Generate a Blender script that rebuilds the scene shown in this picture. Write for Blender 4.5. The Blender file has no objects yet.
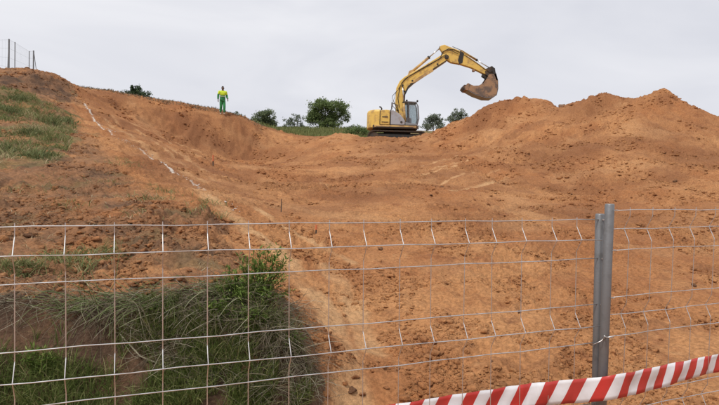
import bpy, bmesh, math, random
import numpy as np
from mathutils import Vector, Matrix, Euler
random.seed(7); RNG = np.random.default_rng(11)
S = bpy.context.scene
C = S.collection

# ------------------------------------------------------------------ camera, sky, sun, exposure
CAMZ = 1.65
FPX, CXP, CYP = 560.0, 359.5, 202.5          # focal length and centre in photograph pixels (719 x 405)
PITCH, ROLL = -0.0295, 0.026
_F = Vector((0, math.cos(PITCH), math.sin(PITCH)))
_R0 = Vector((1, 0, 0)); _U0 = Vector((0, -math.sin(PITCH), math.cos(PITCH)))
_R = _R0*math.cos(ROLL) + _U0*math.sin(ROLL)
_U = _U0*math.cos(ROLL) - _R0*math.sin(ROLL)
cam_d = bpy.data.cameras.new('camera'); cam = bpy.data.objects.new('camera', cam_d); C.objects.link(cam)
cam_d.sensor_width = 36; cam_d.lens = 36*FPX/719; cam_d.clip_start = 0.05; cam_d.clip_end = 3000
m = Matrix((( _R.x, _U.x, -_F.x, 0), (_R.y, _U.y, -_F.y, 0), (_R.z, _U.z, -_F.z, CAMZ), (0, 0, 0, 1)))
cam.matrix_world = m
S.camera = cam

SUN_EL, SUN_AZ = 56.0, 222.0                  # azimuth clockwise from +Y (the view): behind the camera, to the left
world = bpy.data.worlds.new('World'); S.world = world; world.use_nodes = True
nt = world.node_tree; nt.nodes.clear()
out = nt.nodes.new('ShaderNodeOutputWorld'); bg = nt.nodes.new('ShaderNodeBackground')
sky = nt.nodes.new('ShaderNodeTexSky'); sky.sky_type = 'NISHITA'; sky.sun_disc = False
sky.sun_elevation = math.radians(SUN_EL); sky.sun_rotation = math.radians(SUN_AZ); sky.dust_density = 4
hs = nt.nodes.new('ShaderNodeHueSaturation'); hs.inputs['Saturation'].default_value = 0.35
tc = nt.nodes.new('ShaderNodeTexCoord'); mp = nt.nodes.new('ShaderNodeMapping'); mp.inputs['Scale'].default_value = (1.5, 1.5, 5.0); mp.inputs['Location'].default_value = (.6, .3, 0)
nz = nt.nodes.new('ShaderNodeTexNoise'); nz.inputs['Scale'].default_value = 1.3; nz.inputs['Detail'].default_value = 4; nz.inputs['Roughness'].default_value = 0.52; nz.inputs['Distortion'].default_value = 0.6
cr = nt.nodes.new('ShaderNodeValToRGB')
cr.color_ramp.elements[0].position = 0.3; cr.color_ramp.elements[0].color = (7.2, 7.35, 8.05, 1)
cr.color_ramp.elements[1].position = 0.7; cr.color_ramp.elements[1].color = (8.9, 8.95, 9.4, 1)
mx = nt.nodes.new('ShaderNodeMixRGB'); mx.inputs[0].default_value = 0.94
L = nt.links.new
L(sky.outputs[0], hs.inputs['Color']); L(hs.outputs[0], mx.inputs[1])
L(tc.outputs['Generated'], mp.inputs[0]); L(mp.outputs[0], nz.inputs['Vector']); L(nz.outputs['Fac'], cr.inputs[0]); L(cr.outputs[0], mx.inputs[2])
L(mx.outputs[0], bg.inputs[0]); bg.inputs[1].default_value = 0.1; L(bg.outputs[0], out.inputs[0])
sd = bpy.data.lights.new('sun', 'SUN'); sd.energy = 2.35; sd.angle = math.radians(9); sd.color = (1, 0.95, 0.88)
sun = bpy.data.objects.new('sun', sd); C.objects.link(sun)
_e, _a = math.radians(SUN_EL), math.radians(SUN_AZ)
_to = Vector((math.sin(_a)*math.cos(_e), math.cos(_a)*math.cos(_e), math.sin(_e)))
sun.rotation_euler = (-_to).to_track_quat('-Z', 'Y').to_euler(); sun.location = (-20, -20, 40)
S.view_settings.view_transform = 'Standard'; S.view_settings.look = 'None'
S.view_settings.exposure = 0; S.view_settings.gamma = 1

# ------------------------------------------------------------------ helpers
def ray(px, py):
    return _F + _R*((px-CXP)/FPX) + _U*((CYP-py)/FPX)
def at(px, py, d):                              # point on a pixel's ray at distance d along +Y
    r = ray(px, py); return Vector((0, 0, CAMZ)) + r*(d/r.y)

def _hash(ix, iy, seed):
    h = (ix*374761393 + iy*668265263 + seed*1442695041) & 0xffffffff
    h = ((h ^ (h >> 13))*1274126177) & 0xffffffff
    return (h ^ (h >> 16)) & 0xffff
_ANG = np.arange(65536)/65535.0*2*np.pi; _COS = np.cos(_ANG); _SIN = np.sin(_ANG)
def gnoise(x, y, seed=0):                       # 2-D gradient noise, about -0.7..0.7
    ix = np.floor(x); iy = np.floor(y); fx = x-ix; fy = y-iy; jx = ix.astype(np.int64); jy = iy.astype(np.int64)
    ux = fx*fx*fx*(fx*(fx*6-15)+10); uy = fy*fy*fy*(fy*(fy*6-15)+10)
    def g(dx, dy):
        a = _hash(jx+dx, jy+dy, seed)
        return _COS[a]*(fx-dx)+_SIN[a]*(fy-dy)
    a = g(0, 0); b = g(1, 0); c = g(0, 1); d = g(1, 1)
    return (a+(b-a)*ux)*(1-uy)+(c+(d-c)*ux)*uy
def fbm(x, y, scale, octv, seed=0, gain=0.5, ridged=False):
    s = np.zeros_like(x); a = 1.0; f = 1.0/scale
    for i in range(octv):
        n = gnoise(x*f+17.3*i, y*f-9.1*i, seed+i)
        s += a*((0.5-2*np.abs(n)) if ridged else n)
        a *= gain; f *= 2.03
    return s
def sstep(a, b, x):
    t = np.clip((x-a)/(b-a), 0, 1); return t*t*(3-2*t)

def tag(o, label=None, cat=None, group=None, kind=None):
    if label: o['label'] = label
    if cat: o['category'] = cat
    if group: o['group'] = group
    if kind: o['kind'] = kind
    return o
def empty(name, loc, rot=(0, 0, 0)):
    o = bpy.data.objects.new(name, None); C.objects.link(o); o.location = loc; o.rotation_euler = rot
    o.empty_display_size = 0.1
    return o
def fast_mesh(name, V, T, smooth=False):        # vertices (N,3), triangles (M,3) as arrays
    V = np.ascontiguousarray(V, dtype=np.float32); T = np.ascontiguousarray(T, dtype=np.int32)
    me = bpy.data.meshes.new(name); k = T.shape[1]
    me.vertices.add(len(V)); me.vertices.foreach_set('co', V.ravel())
    me.loops.add(T.size); me.loops.foreach_set('vertex_index', T.ravel())
    me.polygons.add(len(T)); me.polygons.foreach_set('loop_start', np.arange(0, T.size, k, dtype=np.int32))
    me.polygons.foreach_set('loop_total', np.full(len(T), k, dtype=np.int32))
    if smooth: me.polygons.foreach_set('use_smooth', np.ones(len(T), dtype=bool))
    me.update(calc_edges=True)
    return me
def add_obj(name, me, mat, parent=None):
    o = bpy.data.objects.new(name, me); C.objects.link(o)
    if mat and not me.materials: me.materials.append(mat)
    if parent: o.parent = parent
    return o
def point_attr(me, name, arr):
    a = me.attributes.new(name, 'FLOAT', 'POINT'); a.data.foreach_set('value', np.ascontiguousarray(arr, dtype=np.float32))

class MB:                                       # collects shapes into one mesh
    def __init__(s): s.v = []; s.f = []
    def add(s, vs, fs):
        b = len(s.v); s.v += [tuple(v) for v in vs]; s.f += [tuple(i+b for i in f) for f in fs]; return s
    def box(s, c, d, rot=None):
        c = Vector(c); vs = []
        for z in (-.5, .5):
            for y in (-.5, .5):
                for x in (-.5, .5):
                    p = Vector((x*d[0], y*d[1], z*d[2]))
                    if rot is not None: p = rot @ p
                    vs.append(c+p)
        return s.add(vs, [(0, 2, 3, 1), (4, 5, 7, 6), (0, 1, 5, 4), (2, 6, 7, 3), (0, 4, 6, 2), (1, 3, 7, 5)])
    def prism(s, prof, y0, y1, inset=0):        # profile in (x, z), extruded along y
        n = len(prof); vs = [(x, y0, z) for x, z in prof]+[(x, y1, z) for x, z in prof]
        a = sum(prof[i][0]*prof[(i+1) % n][1]-prof[(i+1) % n][0]*prof[i][1] for i in range(n))
        fs = [tuple(range(n)), tuple(range(2*n-1, n-1, -1))]+[(i, i+n, (i+1) % n+n, (i+1) % n) for i in range(n)]
        if a < 0: fs = [tuple(reversed(f)) for f in fs]
        return s.add(vs, fs)
    def tube(s, pts, rad, n=8, cap=True):
        pts = [Vector(p) for p in pts]
        if not hasattr(rad, '__len__'): rad = [rad]*len(pts)
        vs = []; fs = []; up = None
        for i, p in enumerate(pts):
            t = (pts[min(i+1, len(pts)-1)]-pts[max(i-1, 0)]).normalized()
            if up is None: up = Vector((0, 0, 1)) if abs(t.z) < .9 else Vector((0, 1, 0))
            a = t.cross(up).normalized(); b = t.cross(a); up = -b if False else up
            for k in range(n):
                an = 2*math.pi*k/n; vs.append(p+(a*math.cos(an)+b*math.sin(an))*rad[i])
        for i in range(len(pts)-1):
            for k in range(n):
                fs.append((i*n+k, i*n+(k+1) % n, (i+1)*n+(k+1) % n, (i+1)*n+k))
        if cap: fs.append(tuple(range(n-1, -1, -1))); fs.append(tuple(range((len(pts)-1)*n, len(pts)*n)))
        return s.add(vs, fs)
    def mesh(s, name, smooth=False):
        me = bpy.data.meshes.new(name); me.from_pydata(s.v, [], s.f)
        bm = bmesh.new(); bm.from_mesh(me); bmesh.ops.recalc_face_normals(bm, faces=bm.faces); bm.to_mesh(me); bm.free()
        if smooth:
            for p in me.polygons: p.use_smooth = True
        return me
    def build(s, name, mat, parent=None, smooth=False, bevel=0):
        o = add_obj(name, s.mesh(name, smooth), mat, parent)
        if bevel:
            b = o.modifiers.new('bevel', 'BEVEL'); b.width = bevel; b.segments = 2; b.limit_method = 'ANGLE'; b.angle_limit = math.radians(35)
        return o

# ------------------------------------------------------------------ materials
def mat_new(name):
    m = bpy.data.materials.new(name); m.use_nodes = True
    nt = m.node_tree; b = nt.nodes['Principled BSDF']; return m, nt, b
def N(nt, t, **kw):
    n = nt.nodes.new(t)
    for k, v in kw.items():
        if hasattr(n, k): setattr(n, k, v)
        else: n.inputs[k].default_value = v
    return n
def mixc(nt, fac, a, b, blend='MIX'):
    n = nt.nodes.new('ShaderNodeMixRGB'); n.blend_type = blend
    for i, v in ((0, fac), (1, a), (2, b)):
        if isinstance(v, bpy.types.NodeSocket): nt.links.new(v, n.inputs[i])
        elif i == 0: n.inputs[0].default_value = v
        else: n.inputs[i].default_value = (*v, 1) if len(v) == 3 else v
    return n.outputs[0]
def ramp(nt, src, lo, hi, a=0.0, b=1.0):
    n = nt.nodes.new('ShaderNodeMapRange'); n.inputs[1].default_value = lo; n.inputs[2].default_value = hi
    n.inputs[3].default_value = a; n.inputs[4].default_value = b; n.interpolation_type = 'SMOOTHSTEP'
    nt.links.new(src, n.inputs[0]); return n.outputs[0]
def noise(nt, vec, scale, detail=4, rough=0.55, dist=0):
    n = N(nt, 'ShaderNodeTexNoise'); n.inputs['Scale'].default_value = scale; n.inputs['Detail'].default_value = detail
    n.inputs['Roughness'].default_value = rough; n.inputs['Distortion'].default_value = dist
    nt.links.new(vec, n.inputs['Vector']); return n.outputs['Fac']
def objco(nt): return N(nt, 'ShaderNodeTexCoord').outputs['Object']
def attr(nt, name):
    n = nt.nodes.new('ShaderNodeAttribute'); n.attribute_name = name; return n.outputs['Fac']
def bump(nt, b, h, strength, dist):
    n = N(nt, 'ShaderNodeBump'); n.inputs['Strength'].default_value = strength; n.inputs['Distance'].default_value = dist
    nt.links.new(h, n.inputs['Height']); nt.links.new(n.outputs[0], b.inputs['Normal'])

def soil_material(name, clod=False):
    m, nt, b = mat_new(name); co = N(nt, 'ShaderNodeNewGeometry').outputs['Position']
    b.inputs['Roughness'].default_value = 0.95; b.inputs['Specular IOR Level'].default_value = 0.12
    big = noise(nt, co, 0.35, 4, 0.6); mid = noise(nt, co, 2.2, 5, 0.65, 0.4); fine = noise(nt, co, 26, 5, 0.7)
    sand = (0.53, 0.261, 0.113); clay = (0.41, 0.179, 0.074); red = (0.305, 0.122, 0.053); brown = (0.190, 0.112, 0.068)
    c = mixc(nt, ramp(nt, big, .38, .62), sand, clay)
    c = mixc(nt, ramp(nt, mid, .50, .72, 0, .75), c, red)
    crumb = noise(nt, co, 5.5, 9, 0.72, 0.6)
    c = mixc(nt, ramp(nt, crumb, .53, .68, 0, .62), c, (0.225, 0.102, 0.050))
    c = mixc(nt, ramp(nt, crumb, .44, .30, 0, .45), c, (0.60, 0.335, 0.160))
    c = mixc(nt, ramp(nt, attr(nt, 'dark_soil'), 0, 1, 0, .9), c, (0.25, 0.110, 0.052))
    c = mixc(nt, ramp(nt, attr(nt, 'top'), 0, 1, 0, .88), c, mixc(nt, ramp(nt, mid, .35, .65), (0.31, 0.162, 0.086), brown))
    c = mixc(nt, ramp(nt, attr(nt, 'pale'), 0, 1, 0, .9), c, (0.62, 0.375, 0.190))
    c = mixc(nt, ramp(nt, attr(nt, 'green'), 0, 1, 0, .9), c, mixc(nt, ramp(nt, mid, .35, .65), (0.115, 0.115, 0.045), (0.24, 0.18, 0.09)))
    c = mixc(nt, ramp(nt, attr(nt, 'lime'), 0, 1, 0, .85), c, (0.74, 0.68, 0.60))
    c = mixc(nt, ramp(nt, attr(nt, 'humus'), 0, 1, 0, .95), c, mixc(nt, ramp(nt, mid, .35, .65), (0.15, 0.088, 0.055), (0.085, 0.055, 0.040)))
    sp = ramp(nt, fine, .30, .70, .68, 1.18)
    v = N(nt, 'ShaderNodeHueSaturation'); nt.links.new(c, v.inputs['Color']); nt.links.new(sp, v.inputs['Value'])
    nt.links.new(v.outputs[0], b.inputs['Base Color'])
    f1 = noise(nt, co, 9, 6, 0.7); f2 = noise(nt, co, 60, 4, 0.7)
    ad = N(nt, 'ShaderNodeMath', operation='ADD'); mu = N(nt, 'ShaderNodeMath', operation='MULTIPLY'); mu.inputs[1].default_value = 0.3
    nt.links.new(f2, mu.inputs[0]); nt.links.new(f1, ad.inputs[0]); nt.links.new(mu.outputs[0], ad.inputs[1])
    bump(nt, b, ad.outputs[0], 0.9, 0.055)
    return m
M_SOIL = soil_material('soil')

def plant_material(name, c0, c1, c2=None, trans=0.25):
    m, nt, b = mat_new(name); b.inputs['Roughness'].default_value = 0.75; b.inputs['Specular IOR Level'].default_value = 0.15
    t = attr(nt, 'tint'); c = mixc(nt, t, c0, c1)
    if c2: c = mixc(nt, ramp(nt, t, .75, 1), c, c2)
    nt.links.new(c, b.inputs['Base Color'])
    tr = N(nt, 'ShaderNodeBsdfTranslucent'); nt.links.new(c, tr.inputs[0]); ms = N(nt, 'ShaderNodeMixShader'); ms.inputs[0].default_value = trans
    nt.links.new(b.outputs[0], ms.inputs[1]); nt.links.new(tr.outputs[0], ms.inputs[2]); nt.links.new(ms.outputs[0], nt.nodes['Material Output'].inputs[0])
    return m
M_GRASS = plant_material('grass_green', (0.11, 0.155, 0.042), (0.255, 0.31, 0.095), (0.48, 0.45, 0.23))
M_HILLG = plant_material('grass_hill', (0.130, 0.160, 0.055), (0.27, 0.275, 0.115), (0.44, 0.36, 0.21))
M_HILLW = plant_material('weed_hill', (0.11, 0.135, 0.055), (0.21, 0.23, 0.10), (0.30, 0.29, 0.14))
M_DRY = plant_material('grass_dry', (0.13, 0.10, 0.065), (0.33, 0.285, 0.20), (0.52, 0.48, 0.36), 0.15)
M_STRAW = plant_material('straw', (0.22, 0.16, 0.085), (0.40, 0.31, 0.17), (0.52, 0.45, 0.30), 0.1)
M_PALEG = plant_material('leaf_pale', (0.13, 0.17, 0.06), (0.29, 0.34, 0.15), (0.44, 0.45, 0.27))
M_LEAF = plant_material('leaf_tree', (0.11, 0.16, 0.060), (0.225, 0.29, 0.115), (0.32, 0.38, 0.17), .45)
M_LEAFT = plant_material('leaf_dull', (0.12, 0.16, 0.09), (0.24, 0.29, 0.16), (0.33, 0.37, 0.22), .45)
M_LEAFG = plant_material('leaf_greyish', (0.14, 0.175, 0.13), (0.28, 0.32, 0.24), (0.38, 0.41, 0.32), .45)
M_CONIF = plant_material('leaf_conifer', (0.040, 0.065, 0.036), (0.085, 0.125, 0.06), (0.13, 0.17, 0.08), .3)
M_WEED = plant_material('leaf_weed', (0.075, 0.125, 0.026), (0.18, 0.255, 0.055), (0.30, 0.36, 0.11))

def simple(name, col, rough=0.6, metal=0.0, dirt=None, dscale=4, amt=0.5, spec=0.5, bstr=0, lo=.45, hi=.7):
    m, nt, b = mat_new(name); co = objco(nt)
    n1 = noise(nt, co, dscale, 6, 0.65, 0.3)
    c = mixc(nt, ramp(nt, n1, lo, hi, 0, amt), col, dirt if dirt else tuple(x*.6 for x in col))
    nt.links.new(c, b.inputs['Base Color']); b.inputs['Metallic'].default_value = metal
    b.inputs['Specular IOR Level'].default_value = spec
    nt.links.new(ramp(nt, n1, .3, .7, rough*.85, min(1, rough*1.2)), b.inputs['Roughness'])
    if bstr: bump(nt, b, noise(nt, co, dscale*8, 4), bstr, 0.01)
    return m
DUST = (0.30, 0.17, 0.09)
M_BARK = simple('bark', (0.09, 0.065, 0.045), 0.9, dscale=8)
M_YEL = simple('yellow_paint', (0.74, 0.50, 0.115), 0.5, dirt=(0.36, 0.22, 0.09), dscale=2.6, amt=.85, lo=.46, hi=.68)
M_YELD = simple('yellow_paint_worn', (0.64, 0.42, 0.15), 0.6, dirt=(0.28, 0.165, 0.09), dscale=2.4, amt=.8, lo=.42, hi=.62)
M_GREY = simple('grey_paint', (0.38, 0.39, 0.42), 0.5, dirt=(0.26, 0.20, 0.15), dscale=2, amt=.5)
M_CABG = simple('cab_paint', (0.22, 0.23, 0.25), 0.5, dirt=(0.20, 0.15, 0.11), dscale=3, amt=.5)
M_BLK = simple('black_rubber', (0.025, 0.024, 0.023), 0.7, dirt=(0.10, 0.07, 0.05), dscale=5, amt=.6)
M_STEEL = simple('track_steel', (0.075, 0.062, 0.052), 0.65, metal=.5, dirt=(0.19, 0.11, 0.06), dscale=4, amt=.8)
M_CHROME = simple('cylinder_rod', (0.62, 0.62, 0.63), 0.25, metal=.9)
M_RUST = simple('bucket_steel', (0.36, 0.215, 0.120), 0.75, metal=.1, dirt=(0.13, 0.10, 0.085), dscale=2.2, amt=.9, lo=.42, hi=.6)
M_BSHINE = simple('bucket_worn', (0.26, 0.25, 0.25), 0.4, metal=.7, dirt=(0.16, 0.10, 0.07), dscale=3, amt=.7)
M_POST = simple('galvanised_post', (0.20, 0.207, 0.215), 0.48, metal=.4, dirt=(0.15, 0.15, 0.15), dscale=14, amt=.8, bstr=.1)
M_WIRE = simple('galvanised_wire', (0.66, 0.66, 0.66), 0.38, metal=.88, dirt=(0.42, 0.36, 0.31), dscale=12, amt=.75)
M_CONC = simple('concrete', (0.33, 0.32, 0.30), 0.9, dscale=6, bstr=.3)
M_LIME = simple('lime_powder', (0.74, 0.72, 0.68), 0.95, dirt=(0.48, 0.33, 0.22), dscale=3, amt=.6)
M_ORANGE = simple('orange_paint', (0.60, 0.17, 0.07), 0.7, dirt=DUST, dscale=9, amt=.7)
M_STICK = simple('dark_stick', (0.06, 0.045, 0.035), 0.8)
M_ROCK = simple('dark_rock', (0.22, 0.125, 0.075), 0.9, dscale=5, bstr=.3)
M_SKIN = simple('skin', (0.13, 0.075, 0.050), 0.6)
M_HAIR = simple('dark_hair', (0.012, 0.010, 0.010), 0.7)
M_HIVIS = simple('hi_vis_yellow', (0.62, 0.80, 0.035), 0.7, dscale=6, amt=.25)
M_GREENC = simple('green_workwear', (0.035, 0.23, 0.075), 0.8, dirt=(0.022, 0.13, 0.045), dscale=5, amt=.6)
M_BOOT = simple('pale_boot', (0.42, 0.39, 0.33), 0.8, dirt=DUST)
M_REFLD = simple('reflective_band_dull', (0.36, 0.42, 0.30), 0.5)
M_REFL = simple('reflective_band', (0.62, 0.64, 0.64), 0.4)
def glass_mat():
    m, nt, b = mat_new('cab_glass'); b.inputs['Base Color'].default_value = (0.62, 0.68, 0.70, 1); b.inputs['Roughness'].default_value = 0.04
    b.inputs['IOR'].default_value = 1.05; b.inputs['Transmission Weight'].default_value = 0.9
    return m
M_GLASS = glass_mat()
def tape_mat():
    m, nt, b = mat_new('warning_tape'); b.inputs['Roughness'].default_value = 0.38; b.inputs['Specular IOR Level'].default_value = 0.4
    uv = N(nt, 'ShaderNodeUVMap').outputs[0]; sx = N(nt, 'ShaderNodeSeparateXYZ'); nt.links.new(uv, sx.inputs[0])
    w = N(nt, 'ShaderNodeMath', operation='FRACT'); nt.links.new(sx.outputs[0], w.inputs[0])
    g = N(nt, 'ShaderNodeMath', operation='GREATER_THAN'); g.inputs[1].default_value = 0.5; nt.links.new(w.outputs[0], g.inputs[0])
    co = objco(nt); n1 = noise(nt, co, 7, 5)
    red = mixc(nt, ramp(nt, n1, .4, .7), (0.54, 0.045, 0.038), (0.44, 0.048, 0.040)); wh = mixc(nt, ramp(nt, n1, .45, .75, 0, .6), (0.76, 0.76, 0.79), (0.62, 0.58, 0.56))
    nt.links.new(mixc(nt, g.outputs[0], wh, red), b.inputs['Base Color'])
    bump(nt, b, noise(nt, co, 14, 3), 0.25, 0.01)
    return m
M_TAPE = tape_mat()

# ------------------------------------------------------------------ terrain: control points read off the photograph (px, py, distance)
CTRL = [
 # floor of the cut
 (400,406,4.0),(400,305,6),(400,224,10),(400,182,16),(400,156,25),(395,138,33),(460,408,4.0),(470,306,6),(470,226,10),(470,186,16),
 (560,410,4),(560,308,6),(560,232,10),(560,200,14.5),(345,402,4.0),(335,402,3.93),(331,335,5.1),(318,275,7),(300,226,9.4),(282,202,12.5),(262,183,18),(228,168,26),(240,166,29),
 (300,161,28),(340,158,27),(340,185,16),(340,222,10),(340,300,6.2),(330,145,31.5),(270,166,30),
 # spoil heap
 (670,402,4.1),(670,312,6),(670,236,10),(670,204,13.5),(670,172,17),(670,130,21.5),(719,398,4.1),(719,312,6),(719,236,10),(719,204,13),(719,168,17),(719,140,20.5),
 (820,400,4.2),(820,312,6),(830,240,10),(830,205,13),(830,185,16),(830,168,19),
 (560,185,17.5),(560,150,22),(610,200,14),(610,176,17.5),(605,130,22.5),(505,140,25.5),(505,172,19),(500,186,16),(455,152,26.5),(455,166,20),(430,148,28.5),(530,120,27.5),
 (475,131,30),(620,110,24.5),(580,120,25.5),(690,125,21.8),
 # rim of the cut and its face
 (82,89,30),(110,94,30.5),(150,101,31.5),(190,108,32.5),(223,115,33.5),(240,118,34),(252,122,34.3),(264,131,34.6),
 (112,113,27.5),(150,129,28),(185,146,29),(215,158,29.8),(250,160,31.5),(268,153,32.5),(140,118,29.6),(180,130,30.7),(215,142,31.4),(240,148,32.2),
 (300,138.5,35),(280,137,35),(318,138,35),(343,133.2,35.6),(358,135,35),(330,135,35.5),
 # smooth slope along the lime line
 (90,108,26),(100,124,22.5),(125,142,18),(160,163,14.2),(205,190,10.8),(240,216,8.3),(135,134,21.5),(170,150,19.5),(205,172,16),(235,192,12.5),
 # hill on the left
 (0,70,27),(35,70,28),(55,74,28),(72,83,28.5),(-80,64,26),(-180,60,25),(0,95,22),(30,98,22.5),(70,105,24),(-100,95,20),
 (0,120,17.5),(30,122,17.5),(65,128,18.5),(-100,118,16),(0,160,11.5),(40,162,11.8),(90,160,13),(-100,160,11),(0,198,8),(60,200,8.2),(120,200,8.8),(170,212,7.6),(-100,200,7.6),
 (0,245,5.4),(60,247,5.5),(130,245,5.7),(200,240,6.3),(-100,246,5.3),(235,262,5.4),
 # bank behind the fence
 (-100,312,3.8),(0,306,3.9),(60,304,3.95),(120,302,4.0),(180,296,4.05),(235,290,4.15),(288,312,4.12),(311,352,4.02),(314,400,3.78),
 (-100,425,3.35),(0,425,3.4),(60,425,3.45),(120,425,3.5),(180,425,3.5),(240,425,3.55),(290,425,3.65),(-100,280,4.4),(0,276,4.5),(80,274,4.55),(160,270,4.6),(215,268,4.7),
]
CREST = [(455,124,33.5),(470,117,32.6),(482,108,31.7),(492,101,31),(505,97.5,30.3),(530,97.5,29.6),(545,100.5,29),(562,108.5,28.4),(580,101.5,27.6),(605,93.5,26.6),(625,97,26),(645,97.5,25.6),(668,87.5,25),(676,93,24.7),(690,103,24),(719,121,23),(770,146,21.8),(830,158,21)]
PTS = [tuple(at(*c)) for c in CTRL+CREST]
for c in CREST:                                  # hidden back of the heap
    p = at(*c); q = p*((c[2]+2.2)/c[2]); PTS.append((q.x, q.y, p.z-0.9))
    q = p*((c[2]+8)/c[2]); PTS.append((q.x, q.y, CAMZ+2.6))
    q = p*((c[2]+20)/c[2]); PTS.append((q.x, q.y, CAMZ+3.4))
MACH_D, MACH_PX = 36.0, 396.0
MACH_Z = at(396, 143.5, MACH_D).z
for px in (365, 380, 396, 415, 430):
    for d in (35.2, 36, 37.5, 40): p = at(px, 140, d); PTS.append((p.x, p.y, MACH_Z))
for px in (368, 385, 402, 418): p = at(px, 137.6, 33.4); PTS.append(tuple(p))
for px, d, py in ((300,45,137),(260,45,139),(340,45,139),(395,46,142),(300,62,128.5),(250,62,129),(350,62,129),(400,62,131),(440,62,132),(200,62,126),(223,38,116.5),(223,46,122),(150,36,104),(150,46,112),(60,36,86),(80,46,100),(480,60,133)):
    PTS.append(tuple(at(px, py, d)))
for px, d, z in ((9,34,6.1),(-60,34,6.3),(-150,32,6.3),(34,39,6.6),(33,46,6.6),(-100,50,6.5)):
    p = at(px, 100, d); PTS.append((p.x, p.y, CAMZ+z))
for x in (-9, -6, -4, -2, -.5, 1, 2.5, 4, 6, 9):
    for y, z in ((3.0, -1.74), (2.3, -1.79), (1.2, -1.72), (0, -1.66), (-3, -1.6), (-8, -1.7)):
        PTS.append((x, y+0.0*x, CAMZ+z))
PTS = np.array(PTS); CC = 0.22
def rbf_fit(P):
    n = len(P); d = np.hypot(P[:, None, 0]-P[None, :, 0], P[:, None, 1]-P[None, :, 1])
    A = np.zeros((n+3, n+3)); A[:n, :n] = -np.sqrt(d*d+CC*CC)+np.eye(n)*0.004
    A[:n, n] = 1; A[:n, n+1:] = P[:, :2]; A[n, :n] = 1; A[n+1:, :n] = P[:, :2].T
    return np.linalg.solve(A, np.r_[P[:, 2], 0, 0, 0])
WTS = rbf_fit(PTS)
def base_h(x, y):
    s = WTS[-3]+WTS[-2]*x+WTS[-1]*y
    for i in range(len(PTS)):
        s = s-WTS[i]*np.sqrt((x-PTS[i, 0])**2+(y-PTS[i, 1])**2+CC*CC)
    return s

AZ = np.radians(np.r_[np.arange(-180, -46, 4.0), np.arange(-46, -40, 1.0), np.arange(-40, 40.01, 0.1), np.arange(41, 46, 1.0), np.arange(46, 180, 4.0)])
RR = np.r_[np.geomspace(0.3, 2.2, 20, endpoint=False), np.geomspace(2.2, 64, 860, endpoint=False), np.geomspace(64, 900, 40)]
A2, R2 = np.meshgrid(AZ, RR); X = R2*np.sin(A2); Y = R2*np.cos(A2)
near = RR < 150
Z = np.zeros_like(X)
Z[near] = base_h(X[near], Y[near])
far = np.where(np.cos(A2) > 0, 5.2, 5.2*np.clip(1+np.cos(A2)*1.6, -0.3, 1))+CAMZ-1.2*(np.cos(A2) < 0)
tf = sstep(58, 115, R2); Z = np.where(near[:, None], Z, 0)*(1-tf)+far*tf
ZB = Z.copy()
def grid_idx(x, y):
    r = np.hypot(x, y); a = np.arctan2(x, y)
    i = np.interp(r, RR, np.arange(len(RR))); j = np.interp(a, AZ, np.arange(len(AZ)))
    return i, j
def sample(G, x, y):
    i, j = grid_idx(np.asarray(x, float), np.asarray(y, float))
    i0 = np.clip(np.floor(i).astype(int), 0, len(RR)-2); j0 = np.clip(np.floor(j).astype(int), 0, len(AZ)-2)
    a = i-i0; b = j-j0
    return (G[i0, j0]*(1-b)+G[i0, j0+1]*b)*(1-a)+(G[i0+1, j0]*(1-b)+G[i0+1, j0+1]*b)*a
def hit(px, py, G=None, dmin=2.8, dmax=70):      # where a pixel's ray first meets the ground
    G = Z if G is None else G
    r = ray(px, py); d = np.geomspace(dmin, dmax, 1500)
    x = r.x/r.y*d; y = d; z = CAMZ+r.z/r.y*d
    below = z < sample(G, x, y); k = np.argmax(below)
    if not below[k]: return None
    return Vector((x[k], y[k], z[k]))
def wpoly(pix):
    o = []
    for p in pix:
        h = hit(p[0], p[1], ZB)
        if h is None: h = at(p[0], p[1], p[2] if len(p) > 2 else 30)
        o.append((h.x, h.y))
    return o
WX = X+0.35*fbm(X, Y, 1.2, 3, 71)*np.clip(R2/8, .2, 1.6); WY = Y+0.35*fbm(X, Y, 1.2, 3, 81)*np.clip(R2/8, .2, 1.6)
def inpoly(poly, x, y):
    ins = np.zeros(x.shape, bool); n = len(poly)
    for i in range(n):
        x0, y0 = poly[i]; x1, y1 = poly[(i+1) % n]
        c = ((y0 > y) != (y1 > y)) & (x < (x1-x0)*(y-y0)/(y1-y0+1e-12)+x0); ins ^= c
    return ins
def segdist(line, x, y):
    d = np.full(x.shape, 1e9)
    for (x0, y0), (x1, y1) in zip(line[:-1], line[1:]):
        dx, dy = x1-x0, y1-y0; t = np.clip(((x-x0)*dx+(y-y0)*dy)/(dx*dx+dy*dy+1e-9), 0, 1)
        d = np.minimum(d, np.hypot(x-x0-t*dx, y-y0-t*dy))
    return d
# regions (world-space outlines)
P_NAT = wpoly([(-250,60,30),(-250,420),(0,424),(150,424),(310,424),(312,385),(308,352),(284,300),(256,262),(232,230),(205,205),(165,185),(140,172),(112,150),(96,130),(84,108),(76,92,29)])+[(-16, 31), (-30, 45)]
P_NAT = [(-14.5, 60), (-60, 60), (-60, 3.2)]+P_NAT[1:-2]+[(-14.6, 29.5)]
P_GRASS = wpoly([(-200,98),(0,84),(25,90),(52,104),(80,116),(70,150),(55,164),(0,168),(-200,172)])
front = (np.cos(A2) > .6) & (R2 < 70)
nat = np.zeros_like(X); nat[front] = inpoly(P_NAT, WX[front], WY[front])
for _ in range(6):
    nat[1:-1, 1:-1] = (nat[:-2, 1:-1]+nat[2:, 1:-1]+nat[1:-1, :-2]+nat[1:-1, 2:]+2*nat[1:-1, 1:-1])/6
grs = np.zeros_like(X); grs[front] = inpoly(P_GRASS, WX[front], WY[front])
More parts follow.
